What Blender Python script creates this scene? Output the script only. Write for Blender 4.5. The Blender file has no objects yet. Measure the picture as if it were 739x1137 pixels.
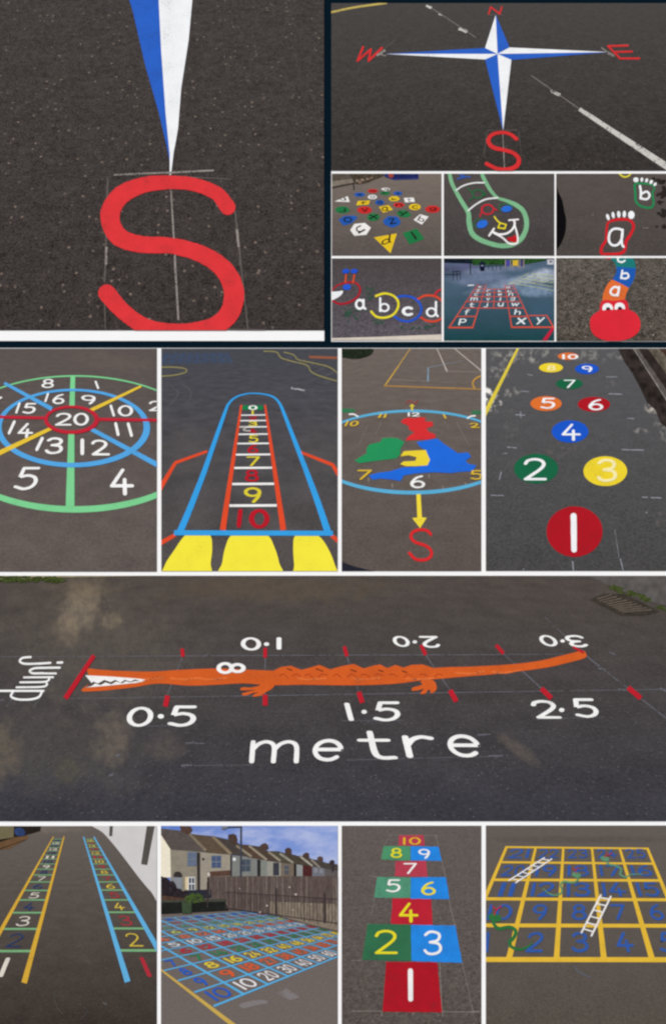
import bpy, bmesh, math, random
import numpy as np
from mathutils import Vector
random.seed(7)
sc = bpy.context.scene
COL = sc.collection
S = 0.002                      # metres of board per photo pixel
ZC = 1.50                      # height of the board's centre
K = 1.15                       # surface brightness under this light for albedo 1
EXPO = 0.13
PANEL_Y = 0.0030               # front face of the tarmac sheets (towards -Y)
# ------------------------------------------------------------------ colours and materials
def lin(c):
    c = c/255.0
    return c/12.92 if c <= 0.04045 else ((c+0.055)/1.055)**2.4
def alb(rgb, cap=0.86):
    return tuple(min(cap, max(0.0012, lin(v)/K)) for v in rgb)
MATS = {}
def nt_new(name):
    m = bpy.data.materials.new(name); m.use_nodes = True
    nt = m.node_tree; nt.nodes.clear()
    out = nt.nodes.new('ShaderNodeOutputMaterial')
    b = nt.nodes.new('ShaderNodeBsdfPrincipled')
    b.inputs['Specular IOR Level'].default_value = 0.02
    b.inputs['Roughness'].default_value = 0.85
    nt.links.new(b.outputs[0], out.inputs[0])
    return m, nt, b
def N(nt, t, **kw):
    n = nt.nodes.new(t)
    for k, v in kw.items():
        if k.startswith('i'):
            n.inputs[int(k[1:])].default_value = v
        else: setattr(n, k, v)
    return n
def math_(nt, op, a, b=None, clamp=False):
    n = nt.nodes.new('ShaderNodeMath'); n.operation = op; n.use_clamp = clamp
    for i, v in enumerate((a, b)):
        if v is None: continue
        if isinstance(v, (int, float)): n.inputs[i].default_value = v
        else: nt.links.new(v, n.inputs[i])
    return n.outputs[0]
def mixc(nt, f, a, b, mode='MIX'):
    n = nt.nodes.new('ShaderNodeMix'); n.data_type = 'RGBA'; n.blend_type = mode
    for sock, v in ((n.inputs[0], f), (n.inputs[6], a), (n.inputs[7], b)):
        if isinstance(v, (int, float)): sock.default_value = v
        elif isinstance(v, tuple): sock.default_value = (*v[:3], 1)
        else: nt.links.new(v, sock)
    return n.outputs[2]
def noise(nt, vec, scale, detail=2.0, rough=0.5):
    n = nt.nodes.new('ShaderNodeTexNoise'); n.inputs['Scale'].default_value = scale
    n.inputs['Detail'].default_value = detail; n.inputs['Roughness'].default_value = rough
    nt.links.new(vec, n.inputs['Vector']); return n.outputs[0]
def ramp(nt, v, lo, hi):
    n = nt.nodes.new('ShaderNodeMapRange'); n.interpolation_type = 'SMOOTHSTEP'
    n.inputs[1].default_value = lo; n.inputs[2].default_value = hi
    nt.links.new(v, n.inputs[0]); return n.outputs[0]
def paint(rgb, wear=0.25, grain=380, under=(70, 66, 64), vary=0.10, rough=0.6):
    key = (rgb, wear, grain, under, vary)
    if key in MATS: return MATS[key]
    m, nt, b = nt_new('marking_paint'); b.inputs['Roughness'].default_value = rough
    pos = N(nt, 'ShaderNodeNewGeometry').outputs['Position']
    g = noise(nt, pos, grain, 3, 0.65)
    big = noise(nt, pos, 26, 3)
    v = math_(nt, 'ADD', 1 - vary*1.3, math_(nt, 'MULTIPLY', g, vary*2.2))
    v = math_(nt, 'ADD', v, math_(nt, 'MULTIPLY', math_(nt, 'SUBTRACT', big, 0.5), vary*2.2))
    c = alb(rgb)
    mul = nt.nodes.new('ShaderNodeCombineColor')
    for i in range(3): nt.links.new(v, mul.inputs[i])
    col = mixc(nt, 1.0, c, mul.outputs[0], 'MULTIPLY')
    f = math_(nt, 'ADD', g, math_(nt, 'MULTIPLY', math_(nt, 'SUBTRACT', big, 0.5), 0.5))
    worn = ramp(nt, f, 0.46 - 0.10*(1-wear), 0.31 - 0.10*(1-wear))
    col = mixc(nt, math_(nt, 'MULTIPLY', worn, min(1, 0.35+wear)), col, alb(under))
    nt.links.new(col, b.inputs['Base Color'])
    bp = N(nt, 'ShaderNodeBump'); bp.inputs['Strength'].default_value = 0.25; bp.inputs['Distance'].default_value = 0.0006
    nt.links.new(g, bp.inputs['Height']); nt.links.new(bp.outputs[0], b.inputs['Normal'])
    MATS[key] = m; return m
def flat(rgb, vary=0.06, scale=60, rough=0.8, stretch=(1, 1, 1)):
    key = ('f', rgb, vary, scale, stretch)
    if key in MATS: return MATS[key]
    m, nt, b = nt_new('board_surface'); b.inputs['Roughness'].default_value = rough
    pos = N(nt, 'ShaderNodeNewGeometry').outputs['Position']
    mp = N(nt, 'ShaderNodeMapping'); mp.inputs['Scale'].default_value = stretch
    nt.links.new(pos, mp.inputs[0])
    g = noise(nt, mp.outputs[0], scale, 3)
    v = math_(nt, 'ADD', 1 - vary*2, math_(nt, 'MULTIPLY', g, vary*4))
    mul = nt.nodes.new('ShaderNodeCombineColor')
    for i in range(3): nt.links.new(v, mul.inputs[i])
    nt.links.new(mixc(nt, 1.0, alb(rgb), mul.outputs[0], 'MULTIPLY'), b.inputs['Base Color'])
    MATS[key] = m; return m
def tarmac(name, rect, bottom, top=None, chip=2.2, con=0.5, mott=0.35, specks=0.15, hf=0.35, hx=0.5,
           patches=(), speck_rgb=(190, 182, 172), seed=0.0, bend=1.0, leafy=0, wobs=1.6, mscale=14, horiz=1.3):
    """rect in photo px; hf = how far above the sheet the vanishing line lies (fraction of its height)"""
    m, nt, b = nt_new('tarmac_'+name); b.inputs['Roughness'].default_value = 0.9
    x0, y0, x1, y1 = rect
    X0, X1 = (x0-369.5)*S, (x1-369.5)*S; Zb, Zt = (568.5-y1)*S+ZC, (568.5-y0)*S+ZC
    sp = N(nt, 'ShaderNodeSeparateXYZ'); pos = N(nt, 'ShaderNodeNewGeometry').outputs['Position']
    nt.links.new(pos, sp.inputs[0])
    xx, zz = sp.outputs[0], sp.outputs[2]
    Zh = Zt + hf*(Zt-Zb); L = Zh-Zb
    d = math_(nt, 'DIVIDE', math_(nt, 'SUBTRACT', Zh, zz), L)
    gx = math_(nt, 'DIVIDE', math_(nt, 'SUBTRACT', xx, X0+hx*(X1-X0)), d)
    gy = math_(nt, 'DIVIDE', horiz*L, d)
    cb = N(nt, 'ShaderNodeCombineXYZ'); cb.inputs[2].default_value = seed
    nt.links.new(gx, cb.inputs[0]); nt.links.new(gy, cb.inputs[1]); vec = cb.outputs[0]
    fine = noise(nt, vec, 1.0/(chip*S), 2, 0.6)
    mid = noise(nt, vec, 1.0/(chip*4*S), 2)
    big = noise(nt, vec, mscale, 4, 0.6)
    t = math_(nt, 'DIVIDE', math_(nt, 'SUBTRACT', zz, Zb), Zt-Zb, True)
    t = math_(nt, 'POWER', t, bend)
    col = mixc(nt, t, alb(bottom), alb(top or bottom))  # light change from near to far end, painted into the base colour
    v = math_(nt, 'ADD', 1.0, math_(nt, 'MULTIPLY', math_(nt, 'SUBTRACT', fine, 0.5), con*5.5))
    v = math_(nt, 'ADD', v, math_(nt, 'MULTIPLY', math_(nt, 'SUBTRACT', mid, 0.5), con*2.2))
    v = math_(nt, 'ADD', v, math_(nt, 'MULTIPLY', math_(nt, 'SUBTRACT', big, 0.5), mott*1.8))
    v = math_(nt, 'MAXIMUM', v, 0.15)
    mul = nt.nodes.new('ShaderNodeCombineColor')
    for i in range(3): nt.links.new(v, mul.inputs[i])
    col = mixc(nt, 1.0, col, mul.outputs[0], 'MULTIPLY')
    if specks:
        vo = N(nt, 'ShaderNodeTexVoronoi'); vo.inputs['Scale'].default_value = 1.0/(chip*4.2*S)
        nt.links.new(vec, vo.inputs['Vector'])
        s = ramp(nt, vo.outputs['Distance'], 0.24, 0.06)
        sc_ = N(nt, 'ShaderNodeSeparateColor'); nt.links.new(vo.outputs['Color'], sc_.inputs[0])
        s = math_(nt, 'MULTIPLY', s, ramp(nt, sc_.outputs[0], 0.25, 0.9))
        col = mixc(nt, math_(nt, 'MULTIPLY', s, specks*3, True), col, alb(speck_rgb))
    wob = noise(nt, pos, 22, 3, 0.6)
    fleck = ramp(nt, noise(nt, pos, 70, 4, 0.7), 0.35, 0.65)
    leaf = ramp(nt, noise(nt, pos, leafy or 50, 3, 0.6), 0.47, 0.62)
    for (px, py, rx, ry, rot, st, rgb) in patches:  # soft tone patches
        cx, cz = (px-369.5)*S, (568.5-py)*S+ZC
        dx = math_(nt, 'SUBTRACT', xx, cx); dz = math_(nt, 'SUBTRACT', zz, cz)
        c_, s_ = math.cos(math.radians(rot)), math.sin(math.radians(rot))
        u = math_(nt, 'DIVIDE', math_(nt, 'ADD', math_(nt, 'MULTIPLY', dx, c_), math_(nt, 'MULTIPLY', dz, s_)), rx*S)
        w = math_(nt, 'DIVIDE', math_(nt, 'SUBTRACT', math_(nt, 'MULTIPLY', dz, c_), math_(nt, 'MULTIPLY', dx, s_)), ry*S)
        r = math_(nt, 'SQRT', math_(nt, 'ADD', math_(nt, 'MULTIPLY', u, u), math_(nt, 'MULTIPLY', w, w)))
        r = math_(nt, 'ADD', r, math_(nt, 'MULTIPLY', math_(nt, 'SUBTRACT', wob, 0.5), wobs))
        f = math_(nt, 'MULTIPLY', ramp(nt, r, 1.15, 0.35), st)
        f = math_(nt, 'MULTIPLY', f, math_(nt, 'ADD', 0.55, math_(nt, 'MULTIPLY', fleck, 0.7)), True)
        if leafy: f = math_(nt, 'MULTIPLY', f, leaf)
        col = mixc(nt, f, col, alb(rgb))
    nt.links.new(col, b.inputs['Base Color'])
    bp = N(nt, 'ShaderNodeBump'); bp.inputs['Strength'].default_value = 0.3; bp.inputs['Distance'].default_value = 0.001
    nt.links.new(fine, bp.inputs['Height']); nt.links.new(bp.outputs[0], b.inputs['Normal'])
    return m
# ------------------------------------------------------------------ 2-D shapes: (points, faces, lifts)
class Panel:
    def __init__(s, ox, oy, sc_, rect): s.o = (ox, oy); s.s = sc_; s.rect = rect
CUR = None
def use(ox, oy, w, rect):
    global CUR
    CUR = Panel(ox, oy, 739.0/w, rect)
def cat_pts(pts, closed=False, n=7):
    P = [np.array(p, float) for p in pts]; out = []; L = len(P)
    rng = range(L) if closed else range(L-1)
    for i in rng:
        p0 = P[(i-1) % L] if closed or i > 0 else 2*P[0]-P[1]
        p1 = P[i]; p2 = P[(i+1) % L]
        p3 = P[(i+2) % L] if closed or i+2 < L else 2*P[-1]-P[-2]
        for k in range(n):
            t = k/n
            out.append(0.5*((2*p1)+(-p0+p2)*t+(2*p0-5*p1+4*p2-p3)*t*t+(-p0+3*p1-3*p2+p3)*t**3))
    if not closed: out.append(P[-1])
    return out
def poly(pts, lift=0.0):
    return [([tuple(map(float, p)) for p in pts], [tuple(range(len(pts)))], [lift]*len(pts))]
def blob(pts, n=6): return poly(cat_pts(pts, True, n))
def ell(cx, cy, rx, ry, rot=0, n=40, jit=0.0):
    c_, s_ = math.cos(math.radians(rot)), math.sin(math.radians(rot)); out = []
    for i in range(n):
        a = 2*math.pi*i/n; j = 1+random.uniform(-jit, jit)
        x, y = rx*math.cos(a)*j, ry*math.sin(a)*j
        out.append((cx+x*c_-y*s_, cy+x*s_+y*c_))
    return poly(out)
def box(x0, y0, x1, y1): return poly([(x0, y0), (x1, y0), (x1, y1), (x0, y1)])
def ring(o, i, n=120):
    pts = []; f = []
    for k in range(n):
        a = 2*math.pi*k/n
        pts.append((o[0]+o[2]*math.cos(a), o[1]+o[3]*math.sin(a)))
        pts.append((i[0]+i[2]*math.cos(a), i[1]+i[3]*math.sin(a)))
    for k in range(n):
        a, b_ = 2*k, 2*((k+1) % n); f.append((a, b_, b_+1, a+1))
    return [(pts, f, [0.0]*len(pts))]
def ribbon(P, W, closed=False, cap=True, lift=0.0, rise=0.10, jit=0.03):
    P = [np.array(p, float) for p in P]; n = len(P); W = list(W) if hasattr(W, '__len__') else [W]*n
    if len(W) != n: W = list(np.interp(np.linspace(0, 1, n), np.linspace(0, 1, len(W)), W))
    pts, f, z = [], [], []
    for i in range(n):
        a = P[i-1] if i or closed else P[0]; b_ = P[(i+1) % n] if i < n-1 or closed else P[-1]
        d = b_-a; l = np.hypot(*d) or 1; nr = np.array((-d[1], d[0]))/l
        w = W[i]/2*(1+random.uniform(-jit, jit)); w2 = W[i]/2*(1+random.uniform(-jit, jit))
        pts += [tuple(P[i]+nr*w), tuple(P[i]-nr*w2)]; z += [lift+rise*i/n]*2
    for i in range(n-1): f.append((2*i, 2*i+1, 2*i+3, 2*i+2))
    if closed:
        f.append((2*n-2, 2*n-1, 1, 0)); 
        z = [lift]*len(z)
    elif cap:
        for e, (i, j) in enumerate(((0, 1), (n-1, n-2))):
            d = P[i]-P[j]; l = np.hypot(*d) or 1; d = d/l; a0 = math.atan2(d[1], d[0]); r = W[i]/2
            k0 = len(pts); m = 7
            for q in range(1, m):
                a = a0+math.pi/2-math.pi*q/m
                pts.append((P[i][0]+r*math.cos(a), P[i][1]+r*math.sin(a))); z.append(z[2*i])
            arc = list(range(k0, k0+m-1))
            # left point is at angle dir+90 for the forward direction
            fwd = P[i]-P[j] if e else P[j]-P[i]
            if e: f.append((2*i, *arc, 2*i+1))
            else: f.append((2*i+1, *arc, 2*i))
    return [(pts, f, z)]
def line(p, q, w, w2=None, cap=False, lift=0.0, jit=0.0):
    n = 6; P = [(p[0]+(q[0]-p[0])*k/n, p[1]+(q[1]-p[1])*k/n) for k in range(n+1)]
    return ribbon(P, [w, w2 if w2 is not None else w], cap=cap, lift=lift, rise=0.0, jit=jit)
def curve(pts, w, closed=False, cap=True, n=7, lift=0.0, jit=0.03): return ribbon(cat_pts(pts, closed, n), w, closed, cap, lift, jit=jit)
def bent(pts, w, lift=0.0, cap=True):
    out = []; W = list(w) if hasattr(w, '__len__') else [w]*len(pts)
    for k in range(len(pts)-1): out += line(pts[k], pts[k+1], W[k], W[k+1], cap, lift+0.03*k)
    return out
def arc(cx, cy, rx, ry, a0, a1, n=22):
    return [(cx+rx*math.cos(math.radians(a0+(a1-a0)*k/n)), cy+ry*math.sin(math.radians(a0+(a1-a0)*k/n))) for k in range(n+1)]
# stroke alphabet: l straight, s smooth, x already sampled; y grows upward
O = lambda cx, cy, rx, ry, a0=90, a1=450: ('x', arc(cx, cy, rx, ry, a0, a1))
G = {
'0': [O(.3, .5, .3, .5)],
'1': [('l', [(0, 0), (0, 1)])],
'2': [('s', [(0, .78), (.08, .93), (.3, 1), (.52, .93), (.6, .74), (.5, .52), (.25, .25), (0, 0)]), ('l', [(0, 0), (.64, 0)])],
'3': [('s', [(.02, .86), (.14, .97), (.3, 1), (.5, .93), (.56, .77), (.46, .6), (.2, .53)]), ('s', [(.2, .53), (.5, .47), (.6, .28), (.52, .08), (.28, 0), (.1, .04), (0, .16)])],
'4': [('l', [(.36, 1), (0, .3), (.66, .3)]), ('l', [(.42, .56), (.42, 0)])],
'5': [('l', [(.58, 1), (.12, 1), (.06, .56)]), ('s', [(.06, .56), (.3, .64), (.53, .55), (.6, .33), (.5, .1), (.27, 0), (0, .1)])],
'6': [('s', [(.5, 1), (.25, .86), (.07, .58), (0, .3), (.1, .08), (.3, 0), (.52, .08), (.6, .28), (.5, .48), (.3, .55), (.1, .46), (.02, .32)])],
'7': [('l', [(0, 1), (.62, 1), (.2, 0)])],
'8': [O(.3, .76, .24, .24), O(.3, .26, .3, .26)],
'9': [O(.3, .72, .28, .28, 0, 360), ('s', [(.58, .74), (.53, .4), (.34, 0)])],
'a': [O(.25, .28, .25, .28), ('s', [(.5, .56), (.5, .2), (.52, .08), (.62, 0)])],
'b': [('l', [(0, 1), (0, 0)]), O(.26, .28, .26, .28)],
'c': [('x', arc(.27, .28, .27, .28, 50, 310))],
'd': [O(.25, .28, .25, .28), ('l', [(.5, 1), (.5, .15), (.6, 0)])],
'e': [('l', [(0.02, .3), (.52, .3)]), ('x', arc(.26, .28, .26, .28, 5, 315))],
'f': [('s', [(.42, .92), (.3, 1), (.18, .9), (.16, .6), (.16, 0)]), ('l', [(0, .58), (.36, .58)])],
'g': [O(.25, .28, .25, .28), ('s', [(.5, .56), (.5, -.1), (.42, -.3), (.2, -.36), (0, -.26)])],
'h': [('l', [(0, 1), (0, 0)]), ('s', [(0, .36), (.12, .52), (.3, .56), (.44, .44), (.46, 0)])],
'i': [('l', [(0, .56), (0, 0)]), ('l', [(0, .8), (0, .84)])],
'j': [('s', [(.3, .56), (.3, -.1), (.24, -.32), (.08, -.36), (0, -.24)]), ('l', [(.3, .84), (.3, .88)])],
'k': [('l', [(0, 1), (0, 0)]), ('l', [(.4, .56), (0, .25), (.44, 0)])],
'l': [('l', [(0, 1), (0, 0)])],
'm': [('l', [(0, .56), (0, 0)]), ('s', [(0, .34), (.1, .5), (.24, .56), (.36, .44), (.37, 0)]), ('s', [(.37, .34), (.47, .5), (.62, .56), (.74, .44), (.76, 0)])],
'n': [('l', [(0, .56), (0, 0)]), ('s', [(0, .34), (.12, .5), (.3, .56), (.44, .44), (.46, 0)])],
'o': [O(.27, .28, .27, .28)],
'p': [('l', [(0, .56), (0, -.4)]), O(.26, .28, .26, .28)],
'q': [('l', [(.52, .56), (.52, -.4)]), O(.26, .28, .26, .28)],
'r': [('l', [(0, .56), (0, 0)]), ('s', [(0, .3), (.1, .48), (.24, .56), (.38, .52)])],
's': [('s', [(.4, .48), (.24, .56), (.06, .5), (.08, .34), (.36, .24), (.4, .08), (.2, 0), (0, .07)])],
't': [('s', [(.18, .9), (.18, .2), (.26, .03), (.44, .03)]), ('l', [(0, .6), (.42, .6)])],
'u': [('s', [(0, .56), (.02, .15), (.2, 0), (.38, .08), (.46, .25)]), ('l', [(.46, .56), (.46, 0)])],
'v': [('l', [(0, .56), (.24, 0), (.48, .56)])],
'w': [('l', [(0, .56), (.17, 0), (.34, .5), (.51, 0), (.68, .56)])],
'x': [('l', [(0, .56), (.46, 0)]), ('l', [(.46, .56), (0, 0)])],
'y': [('l', [(0, .56), (.24, .05)]), ('l', [(.5, .56), (.1, -.36)])],
'z': [('l', [(0, .56), (.44, .56), (0, 0), (.46, 0)])],
'N': [('l', [(0, 0), (0, 1), (.6, 0), (.6, 1)])],
'W': [('l', [(0, 1), (.2, 0), (.45, .9), (.7, 0), (.9, 1)])],
'E': [('l', [(.6, 0), (0, 0), (0, 1), (.6, 1)]), ('l', [(0, .53), (.5, .53)])],
'S': [('s', [(.56, .85), (.45, .97), (.27, 1), (.08, .92), (.02, .76), (.12, .6), (.33, .52), (.54, .42), (.6, .24), (.5, .06), (.28, 0), (.1, .04), (0, .16)])],
'.': [('l', [(0, .46), (.02, .46)])],
}
def hom(quad):
    """unit square (0,0)tl (1,0)tr (1,1)br (0,1)bl -> quad"""
    return fit(list(zip([(0, 0), (1, 0), (1, 1), (0, 1)], quad)))
def fit(pairs):
    A, B = [], []
    for (u, v), (x, y) in pairs:
        A.append([u, v, 1, 0, 0, 0, -u*x, -v*x]); B.append(x)
        A.append([0, 0, 0, u, v, 1, -u*y, -v*y]); B.append(y)
    h = np.linalg.lstsq(np.array(A, float), np.array(B, float), rcond=None)[0]
    return lambda p: ((h[0]*p[0]+h[1]*p[1]+h[2])/(h[6]*p[0]+h[7]*p[1]+1), (h[3]*p[0]+h[4]*p[1]+h[5])/(h[6]*p[0]+h[7]*p[1]+1))
def quad_of(b):
    if len(b) == 4 and not hasattr(b[0], '__len__'):
        x0, y0, x1, y1 = b; return [(x0, y0), (x1, y0), (x1, y1), (x0, y1)]
    return list(b)
def text(s, where, t=0.14, gap=0.28, turn=0, jit=0.04):
    shapes = []; x = 0.0; k = 0
    for ch in s:
        g = G[ch]; xs = [p[0] for st in g for p in st[1]]; a, b_ = min(xs), max(xs)
        for kind, pts in g:
            pts = [(p[0]-a+x, p[1]) for p in pts]
            if kind == 's': shapes += ribbon(cat_pts(pts), t, lift=0.04*k, jit=jit)
            elif kind == 'x': shapes += ribbon(pts, t, lift=0.04*k, jit=jit)
            else:
                for q in range(len(pts)-1):
                    p0, p1 = pts[q], pts[q+1]
                    shapes += ribbon([(p0[0]+(p1[0]-p0[0])*e/4, p0[1]+(p1[1]-p0[1])*e/4) for e in range(5)], t, lift=0.04*k, jit=jit); k += 1
            k += 1
        x += (b_-a)+gap+t*0.6
    allp = [p for sh in shapes for p in sh[0]]
    x0, x1 = min(p[0] for p in allp), max(p[0] for p in allp); y0, y1 = min(p[1] for p in allp), max(p[1] for p in allp)
    q = quad_of(where)
    for _ in range(turn): q = q[1:]+q[:1]
    H = hom(q)
    return [([H(((p[0]-x0)/(x1-x0), (y1-p[1])/(y1-y0))) for p in sh[0]], sh[1], sh[2]) for sh in shapes]
# ------------------------------------------------------------------ objects
WLOC = {}
NOBJ = 0
def thing(name, label, cat, at, group=None):
    o = bpy.data.objects.new(name, None); COL.objects.link(o)
    x, y = CUR.o[0]+at[0]/CUR.s, CUR.o[1]+at[1]/CUR.s
    o.location = ((x-369.5)*S, -PANEL_Y, (568.5-y)*S+ZC); o.empty_display_size = 0.02
    WLOC[o.name] = Vector(o.location)
    o['label'] = label; o['category'] = cat
    if group: o['group'] = group
    return o
def mk(name, shapes, mat, parent=None, lay=1.0, label=None, cat=None, group=None, kind=None, base=None, clip=True, rect=None):
    bm = bmesh.new(); pn = CUR
    for pts, faces, z in shapes:
        vs = [bm.verts.new((pn.o[0]+p[0]/pn.s, pn.o[1]+p[1]/pn.s, zz)) for p, zz in zip(pts, z)]
        for f in faces:
            try: bm.faces.new([vs[i] for i in f])
            except ValueError: pass
    bm.normal_update()
    bmesh.ops.triangulate(bm, faces=[f for f in bm.faces if len(f.verts) > 4])
    if clip:
        x0, y0, x1, y1 = rect or pn.rect
        for co, no in (((x0, 0, 0), (-1, 0, 0)), ((x1, 0, 0), (1, 0, 0)), ((0, y0, 0), (0, -1, 0)), ((0, y1, 0), (0, 1, 0))):
            bmesh.ops.bisect_plane(bm, geom=bm.verts[:]+bm.edges[:]+bm.faces[:], plane_co=co, plane_no=no, clear_outer=True, dist=1e-5)
    if not bm.faces:
        bm.free(); return None
    global NOBJ
    NOBJ += 1
    top = PANEL_Y + lay*0.0003 + (NOBJ % 23)*0.000006
    b0 = PANEL_Y-0.0002 if base is None else base
    for v in bm.verts:
        x, y, z = v.co
        v.co = ((x-369.5)*S, -(top+z*0.001), (568.5-y)*S+ZC)
    for f in bm.faces:
        f.normal_update()
        if f.normal.y > 0: f.normal_flip()
    bed = [e for e in bm.edges if len(e.link_faces) == 1]
    r = bmesh.ops.extrude_edge_only(bm, edges=bed)
    for v in r['geom']:
        if isinstance(v, bmesh.types.BMVert): v.co.y = -b0
    xs = [v.co.x for v in bm.verts]; zs = [v.co.z for v in bm.verts]
    c = Vector(((min(xs)+max(xs))/2, -b0, (min(zs)+max(zs))/2))
    for v in bm.verts: v.co -= c
    me = bpy.data.meshes.new(name); bm.to_mesh(me); bm.free()
    me.materials.append(mat)
    o = bpy.data.objects.new(name, me); COL.objects.link(o)
    if parent:
        o.parent = parent; o.location = c-WLOC[parent.name]
    else: o.location = c
    WLOC[o.name] = c
    if label: o['label'] = label
    if cat: o['category'] = cat
    if group: o['group'] = group
    if kind: o['kind'] = kind
    return o
def sheet(name, rect, mat, kind='structure', grow=(0, 0, 0, 0), front=PANEL_Y, back=0.001):
    """a flat slab covering a photo-pixel rectangle"""
    global CUR
    keep = CUR; CUR = Panel(0, 0, 1.0, rect)
    o = mk(name, box(*rect), mat, lay=(front-PANEL_Y)/0.0003, kind=kind, base=back, clip=False)
    CUR = keep; return o
WHITE = (250, 250, 250)
# ================================================================== the display board
use(0, 0, 739, (-6, -6, 745, 1143))
board = thing('display_board', 'dark navy display board with white mounts carrying the whole collage of playground pictures', 'display board', (369, 1143))
def bpart(name, rects, mat, front, back):
    for i, r in enumerate(rects):
        mk(name, box(*r), mat, board, lay=(front-PANEL_Y)/0.0003, base=back, clip=False)
bpart('backing_sheet', [(-30, -30, 769, 1167)], flat((3, 24, 36), 0.05, 30), 0.0, -0.018)
MW = flat((251, 251, 251), 0.01, 30)
bpart('white_mount', [(-6, 365, 359.8, 378.6), (367.6, 189.6, 745, 379.4), (-6, 386.5, 745, 1143)], MW, 0.0018, -0.0005)
def pst(x):
    bm = bmesh.new(); bmesh.ops.create_cube(bm, size=1)
    top = ZC+1.1
    for v in bm.verts: v.co = Vector((v.co.x*0.09, v.co.y*0.09+0.064, (v.co.z+0.5)*top))
    bmesh.ops.bevel(bm, geom=bm.edges[:], offset=0.006, segments=2, affect='EDGES')
    w = WLOC[board.name]
    for v in bm.verts: v.co.z -= 0
    me = bpy.data.meshes.new('post'); bm.to_mesh(me); bm.free(); me.materials.append(flat((90, 70, 52), 0.2, 12, stretch=(6, 6, .5)))
    o = bpy.data.objects.new('post', me); COL.objects.link(o); o.parent = board
    o.location = Vector((x, 0, 0))-w
pst(-0.6); pst(0.6)

# ================================================================== 1 large close-up of the S
R1 = (-6, -6, 359.6, 366.8)
sheet('ground', R1, tarmac('close', R1, (62, 56, 54), (70, 65, 63), chip=2.6, con=0.5, mott=0.35, specks=0.3, hf=1.5, speck_rgb=(140, 124, 112), horiz=1.1))
use(0, 0, 362, R1)
BL, WH, RD = (46, 100, 200), (246, 248, 250), (226, 58, 62)
cp = thing('compass_point', 'long blue and white point tapering down to the big red S in the large close-up', 'compass point', (384, 380))
mk('blue_half', poly([(286, -20), (359, -20), (366, 120), (376, 260), (385, 350), (386, 372), (378, 330), (360, 255), (330, 150), (300, 20)]), paint(BL, .2, 420, vary=.16), cp)
mk('white_half', poly([(359, -20), (438, -20), (428, 90), (411, 200), (404, 290), (399, 320), (394, 345), (388, 396), (385, 396), (385, 350), (376, 260), (366, 120)]), paint(WH, .1), cp)
mk('painted_letter', curve([(516, 470), (492, 440), (445, 420), (390, 414), (325, 420), (272, 446), (250, 490), (268, 535), (318, 554), (392, 558), (460, 578), (508, 612), (530, 660), (520, 710), (480, 742), (405, 753), (335, 742), (282, 708), (243, 665)], [36, 32, 30, 30, 36, 42, 44, 42, 38, 36, 38, 42, 46, 44, 40, 38, 36, 36, 40], n=10), paint(RD, .3, 420, vary=.16), None, 3,
   'very large red letter S below the blue and white point, bottom edge cut off', 'letter')
ch = thing('chalk_guide', 'faint chalk box and centre line drawn round the very large red S', 'chalk lines', (390, 560))
cw = paint((150, 142, 136), 1.3, 300); cf = paint((100, 93, 89), 1.3, 260)
for a, b_, w, m in (((386, 396), (405, 726), 5, cw), ((258, 397), (485, 387), 4, cw), ((395, 400), (525, 407), 3, cf), ((245, 402), (238, 640), 4, cf), ((236, 650), (240, 748), 3, cf), ((533, 478), (546, 600), 5, cf), ((546, 600), (562, 748), 3, cf), ((242, 560), (241, 600), 5, cw), ((537, 520), (541, 560), 5, cw), ((440, 745), (600, 748), 3, cf)):
    mk('chalk_line', line(a, b_, w, jit=.3), m, ch, 2)

# ================================================================== 2 compass
R2 = (367.6, 3.8, 745, 189.7)
sheet('ground', R2, tarmac('compass', R2, (57, 53, 51), (76, 73, 71), chip=1.3, con=0.5, mott=0.28, specks=0.14, hf=0.25, seed=3, speck_rgb=(140, 130, 120)))
use(362, 0, 377, R2)
cr = thing('compass_rose', 'blue and white four pointed compass star between the red letters N, E, S and W', 'compass rose', (372, 118))
C0 = (372, 118); NW, NE, SE, SW = (345, 105), (398, 104), (402, 131), (345, 130)
for tip, l, r, cl, crr in (((368, 33), NW, NE, WH, BL), ((614, 114), NE, SE, WH, BL), ((384, 285), SE, SW, WH, BL), ((128, 118), SW, NW, WH, BL)):
    mk('white_half', poly([tip, l, C0]), paint(cl, .1), cr); mk('blue_half', poly([tip, r, C0]), paint(crr, .1), cr)
RL = paint((218, 52, 54), .15)
L = 'letters round the compass star'
mk('painted_letter', bent([(353, 31), (357, 16), (377, 31), (381, 16)], 3.2), RL, None, 2, 'small red letter N above the top point of the compass star', 'letter', L)
mk('painted_letter', bent([(80, 103), (68, 133), (97, 108), (92, 133), (121, 105)], [4.5]*5), RL, None, 2, 'slanted red letter W left of the compass star', 'letter', L)
mk('painted_letter', bent([(655, 100), (612, 101), (638, 128), (680, 128)], 4)+line((625, 114), (664, 113), 4, cap=True, lift=.15), RL, None, 2, 'slanted red letter E right of the compass star', 'letter', L)
mk('painted_letter', curve([(413, 303), (400, 293), (382, 289), (360, 294), (352, 308), (362, 321), (385, 327), (405, 333), (418, 346), (414, 361), (396, 369), (372, 368), (348, 357)], [8, 7, 7, 8, 9, 9, 8, 8, 9, 10, 9, 8, 8]), RL, None, 3, 'red letter S under the bottom point of the compass star', 'letter', L)
wl = thing('worn_line', 'worn white parking line running down to the right edge behind the compass star', 'painted line', (640, 300))
WO = paint((205, 202, 196), .8, 220)
mk('line_piece', line((550, 238), (745, 366), 8, 15, jit=.1), WO, wl)
for a, b_, w in (((487, 199), (508, 207), 6), ((217, 13), (229, 18), 5), ((288, 62), (306, 70), 7), ((244, 31), (252, 34), 3)): mk('line_piece', line(a, b_, w, jit=.25), WO, wl)
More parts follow.
